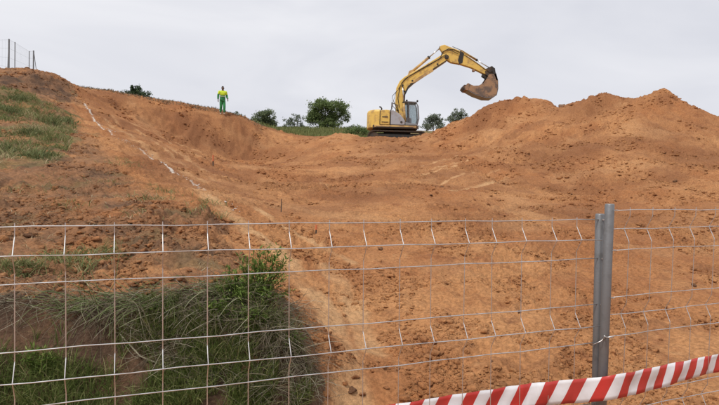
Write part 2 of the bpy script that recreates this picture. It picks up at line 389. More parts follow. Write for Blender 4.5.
field = sstep(36.5, 39, Y+0.8*fbm(X, Y, 3, 3, 5))*(X < 4)*(X > -60)+sstep(42, 47, Y)*(X >= 4)
field = np.clip(field*sstep(-1, 1, Y), 0, 1)
rimtop = sstep(0.2, 1.2, Y-np.interp(X, [-16, -11.4, -8.2, -6.5], [30.8, 32.2, 34.2, 34.8]))*(X < -6.4)*(X > -17)
field = np.maximum(field, rimtop*0.45)
heap = np.zeros_like(X)
P_HEAP = wpoly([(440,150),(470,172),(520,186),(570,196),(640,203),(719,204),(830,206)])
P_HEAP = P_HEAP+[(20, 24), (16, 36), (5, 40), (3.2, 34)]
heap[front] = inpoly(P_HEAP, WX[front], WY[front])
dark_soil = np.zeros_like(X); pale = np.zeros_like(X)
# darker soil tone on the cut face under the rim, broken soil at the foot of the heap
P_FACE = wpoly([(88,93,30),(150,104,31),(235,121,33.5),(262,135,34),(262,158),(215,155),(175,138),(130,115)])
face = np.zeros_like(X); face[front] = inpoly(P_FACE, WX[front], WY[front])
dark_soil = np.maximum(dark_soil, face*(0.68+0.8*fbm(X, Y, 1.6, 4, 31)))
# stripes scraped pale
STR = [[(421,164),(445,158),(462,155)],[(420,174),(446,168),(470,163)],[(432,182),(465,174),(498,168)],[(452,192),(480,184),(506,177)],[(428,169),(456,163),(484,158)],
       [(105,118),(150,150),(200,182)],[(112,116),(160,145),(215,180)],[(122,120),(170,142),(205,160)],[(135,128),(180,152),(225,178)],
       [(200,188),(240,222),(288,258),(327,306),(350,406)],[(250,205),(300,232),(352,262)],[(330,270),(352,300),(372,350)],[(120,118),(165,136),(200,152)]]
for i, s in enumerate(STR):
    w = wpoly(s); mnx = min(p[0] for p in w)-1; mxx = max(p[0] for p in w)+1; mny = min(p[1] for p in w)-1; mxy = max(p[1] for p in w)+1
    k = (X > mnx) & (X < mxx) & (Y > mny) & (Y < mxy)
    wd = (0.14, 0.22, 0.10, 0.17)[i % 4]*(.85 if i < 5 else (.95 if i == 9 else 1.0))
    pale[k] = np.maximum(pale[k], (1-sstep(wd*.35, wd*1.3, segdist(w, X[k]+.05*fbm(X[k], Y[k], .4, 2, 3), Y[k])))*np.clip(.75+0.9*fbm(X[k], Y[k], .7, 3, 9), 0, 1)*(.55 if i in (5, 6, 7, 8, 12) else .85))
pale = np.maximum(pale, .30*sstep(.05, .5, fbm(X, Y, 2.4, 4, 91))*(1-nat)*(1-field))
pale *= (1-field)
lime_a = np.zeros_like(X)
LIME = [(85,104),(88,110),(93,117),(97,123),(108,130),(118,138),(128,144),(140,149),(150,155),(161,162),(170,168),(182,177),(193,183),(205,189)]
lw_ = wpoly(LIME); k = (R2 > 8) & (R2 < 30) & (X < -2)
lime_a[k] = (1-sstep(.010, .065, segdist(lw_, X[k]+.06*fbm(X[k], Y[k], .5, 3, 601), Y[k])))*sstep(-.25, .20, fbm(X[k], Y[k], .6, 4, 611)+.12)*(.35+.65*sstep(11.5, 15, R2[k]))
# relief
path0 = np.clip(pale, 0, 1)
rough2 = sstep(-.15, .35, fbm(X, Y, 1.6, 4, 341, .6))
rough = 0.35+0.65*sstep(-.1, .35, fbm(X, Y, 2.6, 3, 41))
cut_d = np.hypot(X, Y)
amp = 0.048+(0.045+.05*(R2 < 9))*nat+0.040*heap+0.030*sstep(10, 26, cut_d)
amp = np.where(Y < 2.9, 0.015, amp)*(1-.6*field)
fade = sstep(2.0, 3.4, R2)
d1 = -fbm(X, Y, 0.55, 5, 1, 0.58, True)*rough
d2 = fbm(X*1.0, Y*1.0, 2.2, 4, 21)
d3 = -fbm(X, Y, 0.15, 4, 61, .62, True)
d4 = -fbm(X, Y, 0.42, 5, 261, .66, True); patch = sstep(-.05, .3, fbm(X, Y, 3.5, 3, 271))
lumps = np.clip(fbm(X, Y, 0.30, 3, 121, .55), -.15, .6)
detail = 0.075*d4*patch*(1-.35*nat)*(1-.55*heap)*(1-.8*path0)*sstep(5, 12, R2)*(1-field)+amp*(d1*1.0+lumps*1.2*rough)+0.055*d3*np.clip(rough2*1.1-.1, .12, 1)*(1-.8*path0)*(R2 < 24)+d2*np.clip(0.02+0.006*cut_d, 0, .16)*(1-.5*field)
# gullies and slides running down the heap and the cut face
u = X*0.92+Y*.25
gul = fbm(u*1.9, Y*0.30+X*.1, 1.0, 4, 141, .5)
detail += gul*0.15*heap+heap*.18*fbm(X, Y, 2.2, 3, 145)+0.16*face*fbm(X*1.5, Y*.5, .8, 4, 161, .5)
# drag marks of the bucket: long grooves across the floor and down the heap
for a_, sd_, am_ in ((.95, 411, .040), (.35, 421, .034), (1.5, 431, .03)):
    ca, sa = math.cos(a_), math.sin(a_); along = X*ca+Y*sa; acr = -X*sa+Y*ca
    g_ = fbm(acr*4.0, along*.38, 1.0, 4, sd_, .6)
    detail += am_*g_*sstep(.0, .3, fbm(X, Y, 4.2, 3, sd_+5))*(1-nat)*(R2 > 4)*(1-field)
# teeth / track marks on the floor
wv = np.sin((X*.35+Y)*2*np.pi/0.42+3*fbm(X, Y, 1.5, 2, 8))
detail += 0.012*wv*sstep(.1, .35, fbm(X, Y, 3.0, 2, 18))*(1-nat)*(1-heap)*(R2 > 4.5)*(R2 < 26)
for i in range(0, 5):
    w = wpoly(STR[i]); k = (np.abs(X-w[1][0]) < 4) & (np.abs(Y-w[1][1]) < 5)
    detail[k] -= 0.05*(1-sstep(0, .3, segdist(w, X[k], Y[k])))
Z = Z+detail*fade*(R2 < 140)
# sod ledge on the near bank: a thin step with an undercut shadow gap
lw = wpoly([(-60,274),(0,271),(55,268),(95,264)]); k = (R2 > 4) & (R2 < 7) & (X < -1)
Z[k] += 0.07*(1-sstep(.02, .16, segdist(lw, X[k], Y[k]+.06)))-0.06*(1-sstep(.0, .10, segdist(lw, X[k], Y[k]+.22)))
path = np.zeros_like(X)                          # bare smooth strip beside the lime line
lp = wpoly([(88,110),(100,130),(128,152),(165,182),(205,206)]); kk = (R2 > 6) & (R2 < 30) & (X < -1)
path[kk] = 1-sstep(.3, 1.1, segdist(lp, X[kk], Y[kk]))
hump = np.zeros_like(X); P_HUMP = wpoly([(-60,76),(0,76),(30,74),(55,78),(70,84),(76,96),(60,102),(30,90),(0,86),(-60,86)])
hump[front] = inpoly(P_HUMP, WX[front], WY[front])
top = np.clip(nat*(0.72+0.8*fbm(X, Y, 1.1, 4, 52)), 0, 1)
nearbank = ((Y < 4.0) & (nat > .5) & (Y > 2.9))
top = np.maximum(top, hump*.95)
top = np.where(nearbank, 1.0, top); humus = np.maximum(nearbank*.85, np.maximum(hump*np.clip(.55+fbm(X, Y, .9, 4, 77), 0, 1), .55*nat*sstep(.05, .5, fbm(X, Y, .8, 5, 87, .65))*(1-path)))
top *= (1-.85*path)
green = np.clip(np.maximum(grs*(.55+.9*fbm(X, Y, .8, 4, 201)), field*(.85+.6*fbm(X, Y, 2, 3, 211)))+.5*nat*sstep(.15, .5, fbm(X, Y, .9, 3, 221)), 0, 1)
green = np.maximum(green, sstep(50, 60, R2)*(Y > -10)*.9)
dark_base = (.46+.60*fbm(X, Y, 3.2, 5, 235, .6))*np.clip(heap+sstep(7, 14, R2)*(1-nat), 0, 1)*(1-.7*pale)  # darker base tone on the heap and the floor farther out
dark_soil = np.maximum(dark_soil, np.clip(dark_base, 0, .8))
dark_soil = np.maximum(dark_soil, hump*.5)
dark_soil = np.maximum(dark_soil, np.clip(.9*sstep(.10, .55, fbm(X, Y, 1.7, 7, 231, .68)), 0, 1)*(1-nat)*np.where(heap > .5, .7, .6))
dark_soil = np.maximum(dark_soil, heap*sstep(0.5, -1.5, Z-CAMZ-1.2)*.0)

nr, na = X.shape
V = np.c_[X.ravel(), Y.ravel(), Z.ravel()]
ii, jj = np.meshgrid(np.arange(nr-1), np.arange(na), indexing='ij')
j2 = (jj+1) % na
Q = np.stack([ii*na+jj, ii*na+j2, (ii+1)*na+j2, (ii+1)*na+jj], -1).reshape(-1, 4)[:, ::-1]
me = fast_mesh('ground', V, Q, True)
me2 = bmesh.new(); me2.from_mesh(me); me2.verts.ensure_lookup_table()
me2.faces.new([me2.verts[k] for k in range(na)][::-1]).normal_update(); me2.to_mesh(me); me2.free()
for nme, arr in (('dark_soil', dark_soil), ('top', top), ('pale', pale), ('green', green), ('humus', humus), ('lime', lime_a)): point_attr(me, nme, arr.ravel())
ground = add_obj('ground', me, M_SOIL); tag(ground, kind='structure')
ground['label'] = 'orange brown clay slope dug into the hillside, with heaped spoil'

def ground_z(x, y): return float(sample(Z, x, y))
def slope_n(x, y, e=.08):
    n = Vector((ground_z(x-e, y)-ground_z(x+e, y), ground_z(x, y-e)-ground_z(x, y+e), 2*e)); return n.normalized()

# ------------------------------------------------------------------ clods of soil lying on the slope
def ico(sub):
    bm = bmesh.new(); bmesh.ops.create_icosphere(bm, subdivisions=sub, radius=1)
    v = np.array([q.co[:] for q in bm.verts]); f = np.array([[q.index for q in g.verts] for g in bm.faces]); bm.free(); return v, f
ICO1, ICO2 = ico(1), ico(2)
def clod_shape(base, seed, squash=.7):
    r = np.random.default_rng(seed); v = base[0].copy()
    for _ in range(5):
        d = r.normal(size=3); d /= np.linalg.norm(d); c = r.uniform(.30, .75)
        p = v@d; v -= np.outer(np.maximum(p-c, 0), d)*r.uniform(.75, 1)
    v *= 1+.16*r.normal(size=(len(v), 1)); v *= r.uniform(.7, 1.25, 3); v[:, 2] *= squash
    return v
SH1 = [clod_shape(ICO1, i) for i in range(10)]; SH2 = [clod_shape(ICO2, 50+i) for i in range(14)]
def scatter_clods(n):
    a = RNG.uniform(-math.radians(36), math.radians(36), n); r = np.exp(RNG.uniform(math.log(3.0), math.log(36), n))
    x = r*np.sin(a); y = r*np.cos(a)
    cl = fbm(x, y, 1.3, 4, 301)+.6*fbm(x, y, 5, 2, 311)
    nt_ = sample(nat, x, y); hp = sample(heap, x, y); gr = sample(grs, x, y); fd = sample(field, x, y); pt = sample(path, x, y); pl = sample(pale, x, y); fc = sample(face, x, y)
    foot = (hp > .5)*(np.abs(sample(ZB, x, y)-CAMZ-.3) < .9)*.25
    nearf = ((r < 6.5) & (nt_ < .5))*.30
    rg = sample(rough2, x, y)
    thr = .36-.46*rg-.16*nt_-.06*(r < 12)+.5*((y < 4.1) & (nt_ > .5))-foot-nearf-.05*hp+.6*gr+.9*fd+.7*pt+.5*pl+.1*fc
    keep = (cl > thr)&(y > 2.9)
    return x[keep], y[keep], r[keep], nt_[keep]
cx_, cy_, cr_, cn_ = scatter_clods(130000)
cz_ = sample(Z, cx_, cy_)
smin = np.maximum(.0060, .0010*cr_)
size = smin*(1-RNG.uniform(0, .985, len(cx_)))**(-.50)
size = np.minimum(size*np.where(cr_ < 10, 1.25, 1.0), .036+.0028*cr_)*RNG.uniform(.7, 1.1, len(cx_))
CV, CF, CA = [], [], []; nb = 0
def grow(x, y, z, s, shapes, faces, seed):
    ang = random.uniform(0, 6.283); sh = shapes[seed % len(shapes)]; c, sn = math.cos(ang), math.sin(ang)
    v = sh*s; w = v.copy(); w[:, 0] = v[:, 0]*c-v[:, 1]*sn+x; w[:, 1] = v[:, 0]*sn+v[:, 1]*c+y; w[:, 2] = v[:, 2]+z+s*.05
    return w
for q in range(len(cx_)):
    big_ = size[q]/cr_[q] > .006
    sh, fa = (SH2, ICO2[1]) if big_ else (SH1, ICO1[1])
    w = grow(cx_[q], cy_[q], cz_[q], size[q], sh, fa, q); CV.append(w); CF.append(fa+nb); nb += len(w); CA.append(len(w))
CV = np.concatenate(CV); CF = np.concatenate(CF)
me = fast_mesh('clods', CV, CF, False)
rep = np.repeat(np.arange(len(CA)), CA)
for nme, G in (('dark_soil', dark_soil), ('top', top), ('pale', pale), ('green', green), ('humus', humus), ('lime', lime_a)):
    a_ = np.clip(sample(G, cx_, cy_)*(.6 if nme != 'green' else .2)+RNG.normal(0, .14, len(cx_))*(nme in ('dark_soil', 'pale')), 0, 1); point_attr(me, nme, a_[rep])
clods = add_obj('clods', me, M_SOIL, ground); tag(clods, 'loose crumbs and clods of clay strewn over the slope', kind='stuff')
# the larger clods that can be picked out singly are pieces of the ground
BIGC = [(355,378,9),(372,372,6),(345,384,8),(352,392,10),(398,370,7),(362,396,7),(430,385,6),(412,362,5),(386,388,6),(445,372,4),(468,372,4),(492,362,4),(272,205,4),(278,206,3),(232,207,4),
        (150,247,9),(165,252,7),(132,286,8),(95,288,9),(82,284,7),(106,295,8),(60,286,7),(150,284,8),(172,280,7),(190,272,6),(28,236,7),(44,230,6),(8,240,8),(18,292,8),(40,294,7),(118,262,5),(200,256,6),(185,240,6),(170,228,5),
        (210,228,5),(138,232,6),(600,192,4),(606,194,5),(612,190,3),(640,196,4),(632,198,3),(660,188,4),(668,186,3),(675,182,4),(690,178,3),(705,174,4),(655,196,4),(590,186,3),(575,190,4),(562,178,3),(548,170,4),
        (350,152,2),(420,150,3),(440,146,3),(470,140,3),(515,152,3),(530,145,2),(548,130,2),(498,292,4),(520,312,5),(540,300,4),(560,330,5),(575,318,4),(660,340,5),(690,330,4),(640,352,5),(420,300,4),(455,285,3),(380,262,4),(400,250,3),(470,255,3),(520,250,3)]
_r = random.Random(5)
for _ in range(46): BIGC.append((_r.uniform(-5, 235), _r.choice((_r.uniform(222, 262), _r.uniform(274, 298))), _r.uniform(5, 12)))
for _ in range(24): BIGC.append((_r.uniform(330, 715), _r.uniform(235, 400), _r.uniform(2.5, 6)))
for _ in range(26): BIGC.append((_r.gauss(500, 50), _r.gauss(200, 8), _r.uniform(2, 4)))
for _ in range(22): BIGC.append((_r.uniform(540, 715), _r.gauss(186, 12), _r.uniform(2, 4)))
clod_me = {}
for i, (px, py, rp) in enumerate(BIGC):
    h = hit(px, py)
    if h is None: continue
    k = i % 8
    if k not in clod_me:
        v = clod_shape(ICO2, 900+k, .75); v += .05*np.random.default_rng(k).normal(size=v.shape); mm = fast_mesh('clod', v, ICO2[1], True)
        for nme, val in (('dark_soil', .25+.35*(k % 3 == 0)), ('top', .3*(k % 2)), ('pale', .0), ('green', 0), ('humus', .6*(k == 3)), ('lime', 0)): point_attr(mm, nme, np.full(len(v), val))
        mm.materials.append(M_SOIL); clod_me[k] = mm
    o = bpy.data.objects.new('clod', clod_me[k]); C.objects.link(o); o.parent = ground
    s = rp*.56*h.y/FPX; o.location = (h.x, h.y, ground_z(h.x, h.y)+s*.2); o.scale = (s, s*random.uniform(.8, 1.2), s*random.uniform(.75, 1.05)); o.rotation_euler = (random.uniform(-.4, .4), random.uniform(-.4, .4), random.uniform(0, 6.28))
h = hit(562, 109); rk = add_obj('rock', fast_mesh('rock', clod_shape(ICO2, 77, .9), ICO2[1], False), M_ROCK)
rk.location = at(562, 105.5, 28.2); rk.location.z = max(ground_z(rk.location.x, rk.location.y)+.08, rk.location.z-.05); rk.scale = (.17, .16, .19)
tag(rk, 'dark rock perched in the notch between the two heap tops', 'rock')

# ------------------------------------------------------------------ lime line, stakes
def lime():
    line = [(85,104),(88,110),(93,117),(97,123),(108,130),(118,138),(128,144),(140,149),(150,155),(161,162),(170,168),(182,177),(193,183),(205,189)]
    pts = [hit(px, py) for px, py in line]; vs = []; fs = []; b = 0
    for p, q in zip(pts[:-1], pts[1:]):
        seg = (q-p).length; n = max(4, int(seg/.035))
        for t in range(n):
            c = p.lerp(q, (t+random.random())/n); 
            if float(fbm(np.array([c.x]), np.array([c.y]), .9, 2, 404)[0]) < -.02+random.gauss(0, .1): continue
            x = c.x+random.gauss(0, .05); y = c.y+random.gauss(0, .09); s = random.uniform(.008, .020)
            w = SH1[random.randrange(10)]*np.array([s, s*1.3, s*.95]); w = w+np.array([x, y, ground_z(x, y)+.012]); vs.append(w); fs.append(ICO1[1]+b); b += len(w)
    for px, py, n in ((228,202,4),(234,208,5),(238,210,4),(214,196,3)):
        c = hit(px, py)
        for t in range(n):
            x = c.x+random.gauss(0, .05); y = c.y+random.gauss(0, .08); s = random.uniform(.012, .03)
            w = SH1[random.randrange(10)]*np.array([s, s, s*.5])+np.array([x, y, ground_z(x, y)+.01]); vs.append(w); fs.append(ICO1[1]+b); b += len(w)
    o = add_obj('lime_line', fast_mesh('lime_line', np.concatenate(vs), np.concatenate(fs), False), M_LIME)
    tag(o, 'broken white lime line marking the left edge of the cut', 'marking', kind='stuff')
lime()
def stake(px, py, h_, r, mat, lab, lean=0.0, cat='stake', name='survey_stake', band=None):
    p = hit(px, py); e = empty(name, (p.x, p.y, ground_z(p.x, p.y))); tag(e, lab, cat)
    MB().tube([(0, 0, -.08), (lean*h_*.5, .01, h_*.5), (lean*h_, 0, h_)], [r, r, r*.8], 6).build('shaft', M_STICK if band else mat, e)
    if band: MB().tube([(lean*h_*.45, 0, h_*.45), (lean*h_*1.0, 0, h_*1.01)], [r*1.5, r*1.4], 8).build('painted_top', mat, e)
stake(213, 166, .36, .022, M_ORANGE, 'small orange survey stake on the floor below the standing worker', band=True)
stake(316, 234, .14, .011, M_ORANGE, 'orange tipped survey stake just above the top fence wire', band=True)
stake(281, 212, .24, .009, M_STICK, 'thin dark stick standing in bare soil left of centre', .02, 'stick', 'stick')

# ------------------------------------------------------------------ grass and dry stalks
def blades(name, x, y, z, hgt, wid, lean, mat, seed, tint, dirx=None, diry=None, curl=1.0, parent=None):
    r = np.random.default_rng(seed); n = len(x)
    ang = r.uniform(0, 2*np.pi, n); lx = np.cos(ang)*lean; ly = np.sin(ang)*lean
    if dirx is not None: lx = lx+dirx; ly = ly+diry
    ts = np.array([0, .4, .75, 1.0]); ws = np.array([.8, 1, .7, .0])
    ax = r.uniform(0, 2*np.pi, n); wx = np.cos(ax)*wid/2; wy = np.sin(ax)*wid/2
    Vv = np.zeros((n, 7, 3))
    for i, t in enumerate(ts):
        cx = x+lx*hgt*t**1.6; cy = y+ly*hgt*t**1.6; cz = z+hgt*(t-curl*.32*np.hypot(lx, ly)*t*t)-.01
        if i < 3:
            Vv[:, 2*i] = np.c_[cx-wx*ws[i], cy-wy*ws[i], cz]; Vv[:, 2*i+1] = np.c_[cx+wx*ws[i], cy+wy*ws[i], cz]
        else: Vv[:, 6] = np.c_[cx, cy, cz]
    T = np.array([[0, 1, 3], [0, 3, 2], [2, 3, 5], [2, 5, 4], [4, 5, 6]])
    F = (T[None]+np.arange(n)[:, None, None]*7).reshape(-1, 3)
    me = fast_mesh(name, Vv.reshape(-1, 3), F); point_attr(me, 'tint', np.repeat(np.clip(tint, 0, 1), 7))
    return add_obj(name, me, mat, parent)
def in_region(pix, n, seed, zref=None):          # random ground points inside a pixel outline carried onto the ground
    poly = wpoly(pix); xs = [p[0] for p in poly]; ys = [p[1] for p in poly]; r = np.random.default_rng(seed)
    ox, oy = [], []
    while sum(map(len, ox)) < n:
        x = r.uniform(min(xs), max(xs), n); y = r.uniform(min(ys), max(ys), n); k = inpoly(poly, x, y); ox.append(x[k]); oy.append(y[k])
    return np.concatenate(ox)[:n], np.concatenate(oy)[:n]
# grass on the hill, top left
x, y = in_region([(-120,100),(0,86),(25,92),(52,106),(78,118),(70,150),(55,162),(0,166),(-120,170)], 26000, 1)
c = fbm(x, y, 1.1, 4, 501, .6); k = (c > -.20+RNG.normal(0, .08, len(c))) & (fbm(x, y, .35, 2, 503) > -.2); x, y, c = x[k], y[k], c[k]; n = len(x)
o = blades('grass', x, y, sample(Z, x, y), (.08+.26*np.clip(c+.2, 0, 1))*RNG.uniform(.5, 1.3, n), RNG.uniform(.008, .020, n), RNG.uniform(.3, 1.1, n), M_HILLG, 2, .62-.035*(y-14)+fbm(x, y, 2.2, 3, 507)*1.3+RNG.normal(0, .25, n))
tag(o, 'soft green and straw coloured grass on the left hillside', 'grass', kind='stuff')
# leafy weed clumps in that grass: taller, darker
for i, (px, py, hh) in enumerate(((8,112,.5),(18,100,.55),(52,124,.5),(40,158,.4),(3,150,.4),(30,135,.4),(66,122,.35))):
    p = hit(px, py); n = 380
    x = p.x+RNG.normal(0, .30, n); y = p.y+RNG.normal(0, .30, n)
    e = empty('weed_clump', p); o = blades('foliage', x-p.x, y-p.y, sample(Z, x, y)-p.z, hh*RNG.uniform(.2, 1.0, n)*np.exp(-((x-p.x)**2+(y-p.y)**2)/.18), RNG.uniform(.012, .03, n), RNG.uniform(.3, 1.2, n), M_HILLW, 30+i, RNG.uniform(.2, .9, n), parent=e)
    where = ('at the left edge of the hillside grass', 'highest up in the hillside grass', 'at the right side of the hillside grass', 'at the foot of the hillside grass', 'low at the left edge of the hillside grass', 'in the middle of the hillside grass', 'near the start of the white lime line')[i]
    tag(e, 'dark green weed clump '+where, 'weeds', 'weed clumps on the hillside')
# field beyond the saddle
n = 16000; x = RNG.uniform(-14, 3, n); y = RNG.uniform(37, 64, n)
o = blades('field_grass', x, y, sample(Z, x, y), RNG.uniform(.15, .4, n), RNG.uniform(.03, .07, n), RNG.uniform(.1, .5, n), M_HILLG, 5, RNG.uniform(0, .7, n)); tag(o, 'pale green meadow grass beyond the dip in the rim', 'grass', kind='stuff')
n = 2600; x = RNG.uniform(-17, -6.2, n); yr = np.interp(x, [-16, -11.4, -8.2, -6.5], [30.6, 32.0, 34.0, 34.7]); y = yr+RNG.exponential(.9, n)
o = blades('rim_grass', x, y, sample(Z, x, y), RNG.uniform(.03, .15, n), RNG.uniform(.015, .035, n), RNG.uniform(.2, .9, n), M_DRY, 6, RNG.uniform(0, .6, n)); tag(o, 'thin dry grass along the rim above the cut face', 'grass', kind='stuff')
# tufts strewn over the torn ground
tx, ty, tt = [], [], []
for px, py, rad, n in ((150,200,.35,160),(205,208,.25,170),(165,192,.25,120),(120,165,.4,110),(30,190,.4,90),(70,205,.3,80),(110,182,.3,60),(140,215,.25,70),(212,204,.2,90),(90,258,.18,200),(60,262,.16,200),(110,255,.15,120),(30,268,.15,260),(8,270,.15,200),(75,266,.15,200),(125,160,.3,90),(60,180,.3,60)):
    p = hit(px, py); tx.append(p.x+RNG.normal(0, rad*.7, n)); ty.append(p.y+RNG.normal(0, rad*.5, n)); 
x = np.concatenate(tx); y = np.concatenate(ty); n = len(x)
o = blades('grass_tufts', x, y, sample(Z, x, y), RNG.uniform(.05, .16, n), RNG.uniform(.004, .010, n), RNG.uniform(.4, 1.6, n), M_HILLG, 8, RNG.uniform(0, 1, n)); tag(o, 'torn tufts of grass lying in the broken brown ground', 'grass', kind='stuff')
# dry straw lying flat on the torn ground
x, y = in_region([(-100,175),(90,165),(150,190),(215,215),(235,250),(200,290),(0,300),(-100,300)], 5200, 91)
k = fbm(x, y, .7, 3, 540) > -.02; x, y = x[k], y[k]; n = len(x)
o = blades('dry_straw', x, y, sample(Z, x, y)+.006, RNG.uniform(.03, .13, n), RNG.uniform(.003, .006, n), RNG.uniform(1.2, 3.0, n), M_STRAW, 12, RNG.uniform(0, 1, n), curl=1.0); tag(o, 'dry straw trodden into the brown ground left of the cut', 'straw', kind='stuff')
# green grass on the near bank
x, y = in_region([(-60,330),(0,345),(60,318),(110,306),(180,298),(240,285),(290,310),(306,345),(312,385),(306,420),(200,424),(0,424),(-60,424)], 24000, 9)
c = fbm(x, y, .5, 3, 520)+.25*fbm(x, y, .15, 2, 530)
pr = sample(ZB, x, y); brown = np.hypot((x+1.80)/.36, (y-3.75)/.22) < 1
k = (c+.45*fbm(x, y, .12, 2, 533) > .0) & ~(brown & (RNG.uniform(0, 1, len(x)) < .7)); x, y = x[k], y[k]; n = len(x)
o = blades('bank_grass', x, y, sample(Z, x, y), RNG.uniform(.05, .25, n), RNG.uniform(.0025, .0055, n), RNG.uniform(.15, .9, n), M_GRASS, 10, RNG.uniform(-.2, 1.02, n), dirx=.1, diry=-.45, curl=1.2); tag(o, 'dark green grass growing down the near bank behind the fence', 'grass', kind='stuff')
# dry stalks hanging over the bank
def stalks(name, starts, lens, dirs, rad, mat, tint, seed, label):
    r = random.Random(seed); VV = []; FF = []; TT = []; b = 0
    for (x, y, z), ln, (dx, dy, dz), rd, ti in zip(starts, lens, dirs, rad, tint):
        p = Vector((x, y, z)); d = Vector((dx, dy, dz)).normalized(); pts = [p.copy()]; ns = 7
        bend = Vector((r.gauss(0, .14), r.gauss(0, .10), -.13+r.gauss(0, .1)))
        for i in range(ns):
            d = (d+bend+Vector((r.gauss(0, .07), r.gauss(0, .07), r.gauss(0, .07)))).normalized(); p = p+d*ln/ns
            gz = ground_z(p.x, p.y)+.006
            if p.z < gz: p.z = gz
            pts.append(p.copy())
        for i, q in enumerate(pts):
            w = rd*(1-.6*i/ns)
            for a in range(3): VV.append((q.x+w*math.cos(a*2.094), q.y+w*math.sin(a*2.094)*.6, q.z+w*math.sin(a*2.094))); TT.append(ti)
        for i in range(ns):
            for a in range(3):
                a2 = (a+1) % 3; FF.append((b+i*3+a, b+i*3+a2, b+i*3+3+a2)); FF.append((b+i*3+a, b+i*3+3+a2, b+i*3+3+a))
        b += 3*(ns+1)
    me = fast_mesh(name, np.array(VV), np.array(FF), True); point_attr(me, 'tint', np.array(TT)); o = add_obj(name, me, mat); tag(o, label, 'dry grass', kind='stuff'); return o
st, ln, di, ra, ti = [], [], [], [], []
for (px0, py0, px1, py1, n, lo, hi, sx) in ((90,306,250,296,520,.15,.5,0),(235,290,290,318,330,.12,.42,.3),(255,320,308,375,400,.12,.36,.3),(295,345,310,400,110,.08,.22,.4),(150,350,310,400,300,.1,.35,.1),(-20,304,90,306,200,.12,.45,.2),(105,320,200,350,160,.1,.4,-.2),(150,310,300,330,260,.1,.35,.2),(200,300,300,345,220,.15,.45,.2)):
    for i in range(n):
        t = random.random(); h = hit(px0+(px1-px0)*t+random.gauss(0, 6), py0+(py1-py0)*t+random.gauss(0, 6))
        if h is None or h.y > 5: continue
        st.append((h.x, h.y, ground_z(h.x, h.y)+.01)); ln.append(random.uniform(lo, hi)); a = random.gauss(-1.6+sx, .95)
        di.append((math.cos(a), math.sin(a)*.8, random.uniform(-.2, .75))); ra.append(random.uniform(.0011, .0024)); ti.append(min(1, max(0, random.gauss(.50, .30))))
stalks('dry_stalks', st, ln, di, ra, M_DRY, ti, 3, 'tangled grey dry stalks and roots hanging over the near bank')
st, ln, di, ra, ti = [], [], [], [], []
for (px0, py0, px1, py1, n) in ((100,308,190,306,90),(190,304,250,296,50),(60,310,110,312,30)):
    for i in range(n):
        t = random.random(); h = hit(px0+(px1-px0)*t, py0+(py1-py0)*t+random.gauss(0, 4))
        if h is None or h.y > 5: continue
        st.append((h.x, h.y, ground_z(h.x, h.y)+.02)); ln.append(random.uniform(.18, .5)); a = random.gauss(-2.2, .5)
        di.append((math.cos(a)*.9, math.sin(a)*.5, random.uniform(.1, .8))); ra.append(random.uniform(.0025, .0042)); ti.append(min(1, max(0, random.gauss(.55, .25))))
x, y = in_region([(-60,352),(0,350),(60,356),(110,372),(120,420),(0,424),(-60,424)], 3200, 19); n = len(x)
o = blades('corner_grass', x, y, sample(Z, x, y), RNG.uniform(.06, .22, n), RNG.uniform(.0025, .0055, n), RNG.uniform(.15, .9, n), M_GRASS, 21, RNG.uniform(-.2, 1.02, n), dirx=.15, diry=-.4, curl=1.2); tag(o, 'green grass low on the bank at bottom left', 'grass', kind='stuff')
stalks('arching_leaves', st, ln, di, ra, M_PALEG, ti, 4, 'pale grey green leaves arching over the bank edge')
for pix, lab in (([(120,343),(140,364),(165,374),(200,390),(228,402)], 'long pale bent stalk lying across the grassy bank'),
                 ([(255,330),(275,322),(300,330),(312,350),(318,372)], 'dark bare twig curving down the right end of the bank')):
    pts = []
    for px, py in pix: h = hit(px, py); pts.append(Vector((h.x, h.y, ground_z(h.x, h.y)+.05)))
    me = MB().tube(pts, [.006, .0055, .005, .004, .003], 6).mesh('stalk', True); point_attr(me, 'tint', np.full(len(me.vertices), .85 if 'pale' in lab else .1)); o = add_obj('stalk', me, M_DRY); tag(o, lab, 'stalk')

# ------------------------------------------------------------------ leafy plants on the bank
def leaf_mesh(L_, W_, droop=.25):
    ts = [0, .25, .55, .85, 1]; ws = [.12, .8, 1, .5, 0]; v = []; f = []
    for t, w in zip(ts, ws):
        for s in (-1, 0, 1): v.append((s*w*W_/2, t*L_, -droop*L_*t*t+abs(s)*w*W_*.12))
    for i in range(4):
        for s in range(2): a = i*3+s; f.append((a, a+1, a+4, a+3))
    return v, f
def leaf_cloud(name, centers, norms_up, L_, W_, mat, parent, seed, tmin=0, tmax=1, flat=.3):
    r = np.random.default_rng(seed); n = len(centers); v0 = np.array([(0, 0, 0), (-.5, .5, .05), (.5, .5, .05), (0, 1, 0)]); T = np.array([[0, 2, 1], [1, 2, 3]])
    a = r.uniform(0, 2*np.pi, n); el = r.normal(.2, flat+.35, n); ro = r.normal(0, .6, n); s = r.uniform(.6, 1.3, n)
    fx = np.c_[np.cos(a)*np.cos(el), np.sin(a)*np.cos(el), np.sin(el)]; sd_ = np.c_[-np.sin(a), np.cos(a), np.zeros(n)]; up = np.cross(sd_, fx)*-1
    sd2 = sd_*np.cos(ro)[:, None]+up*np.sin(ro)[:, None]
    Vv = centers[:, None]+(v0[None, :, 0:1]*W_*sd2[:, None]+v0[None, :, 1:2]*L_*fx[:, None])*s[:, None, None]
    F = (T[None]+np.arange(n)[:, None, None]*4).reshape(-1, 3)
    me = fast_mesh(name, Vv.reshape(-1, 3), F); point_attr(me, 'tint', np.repeat(r.uniform(tmin, tmax, n), 4)); return add_obj(name, me, mat, parent)
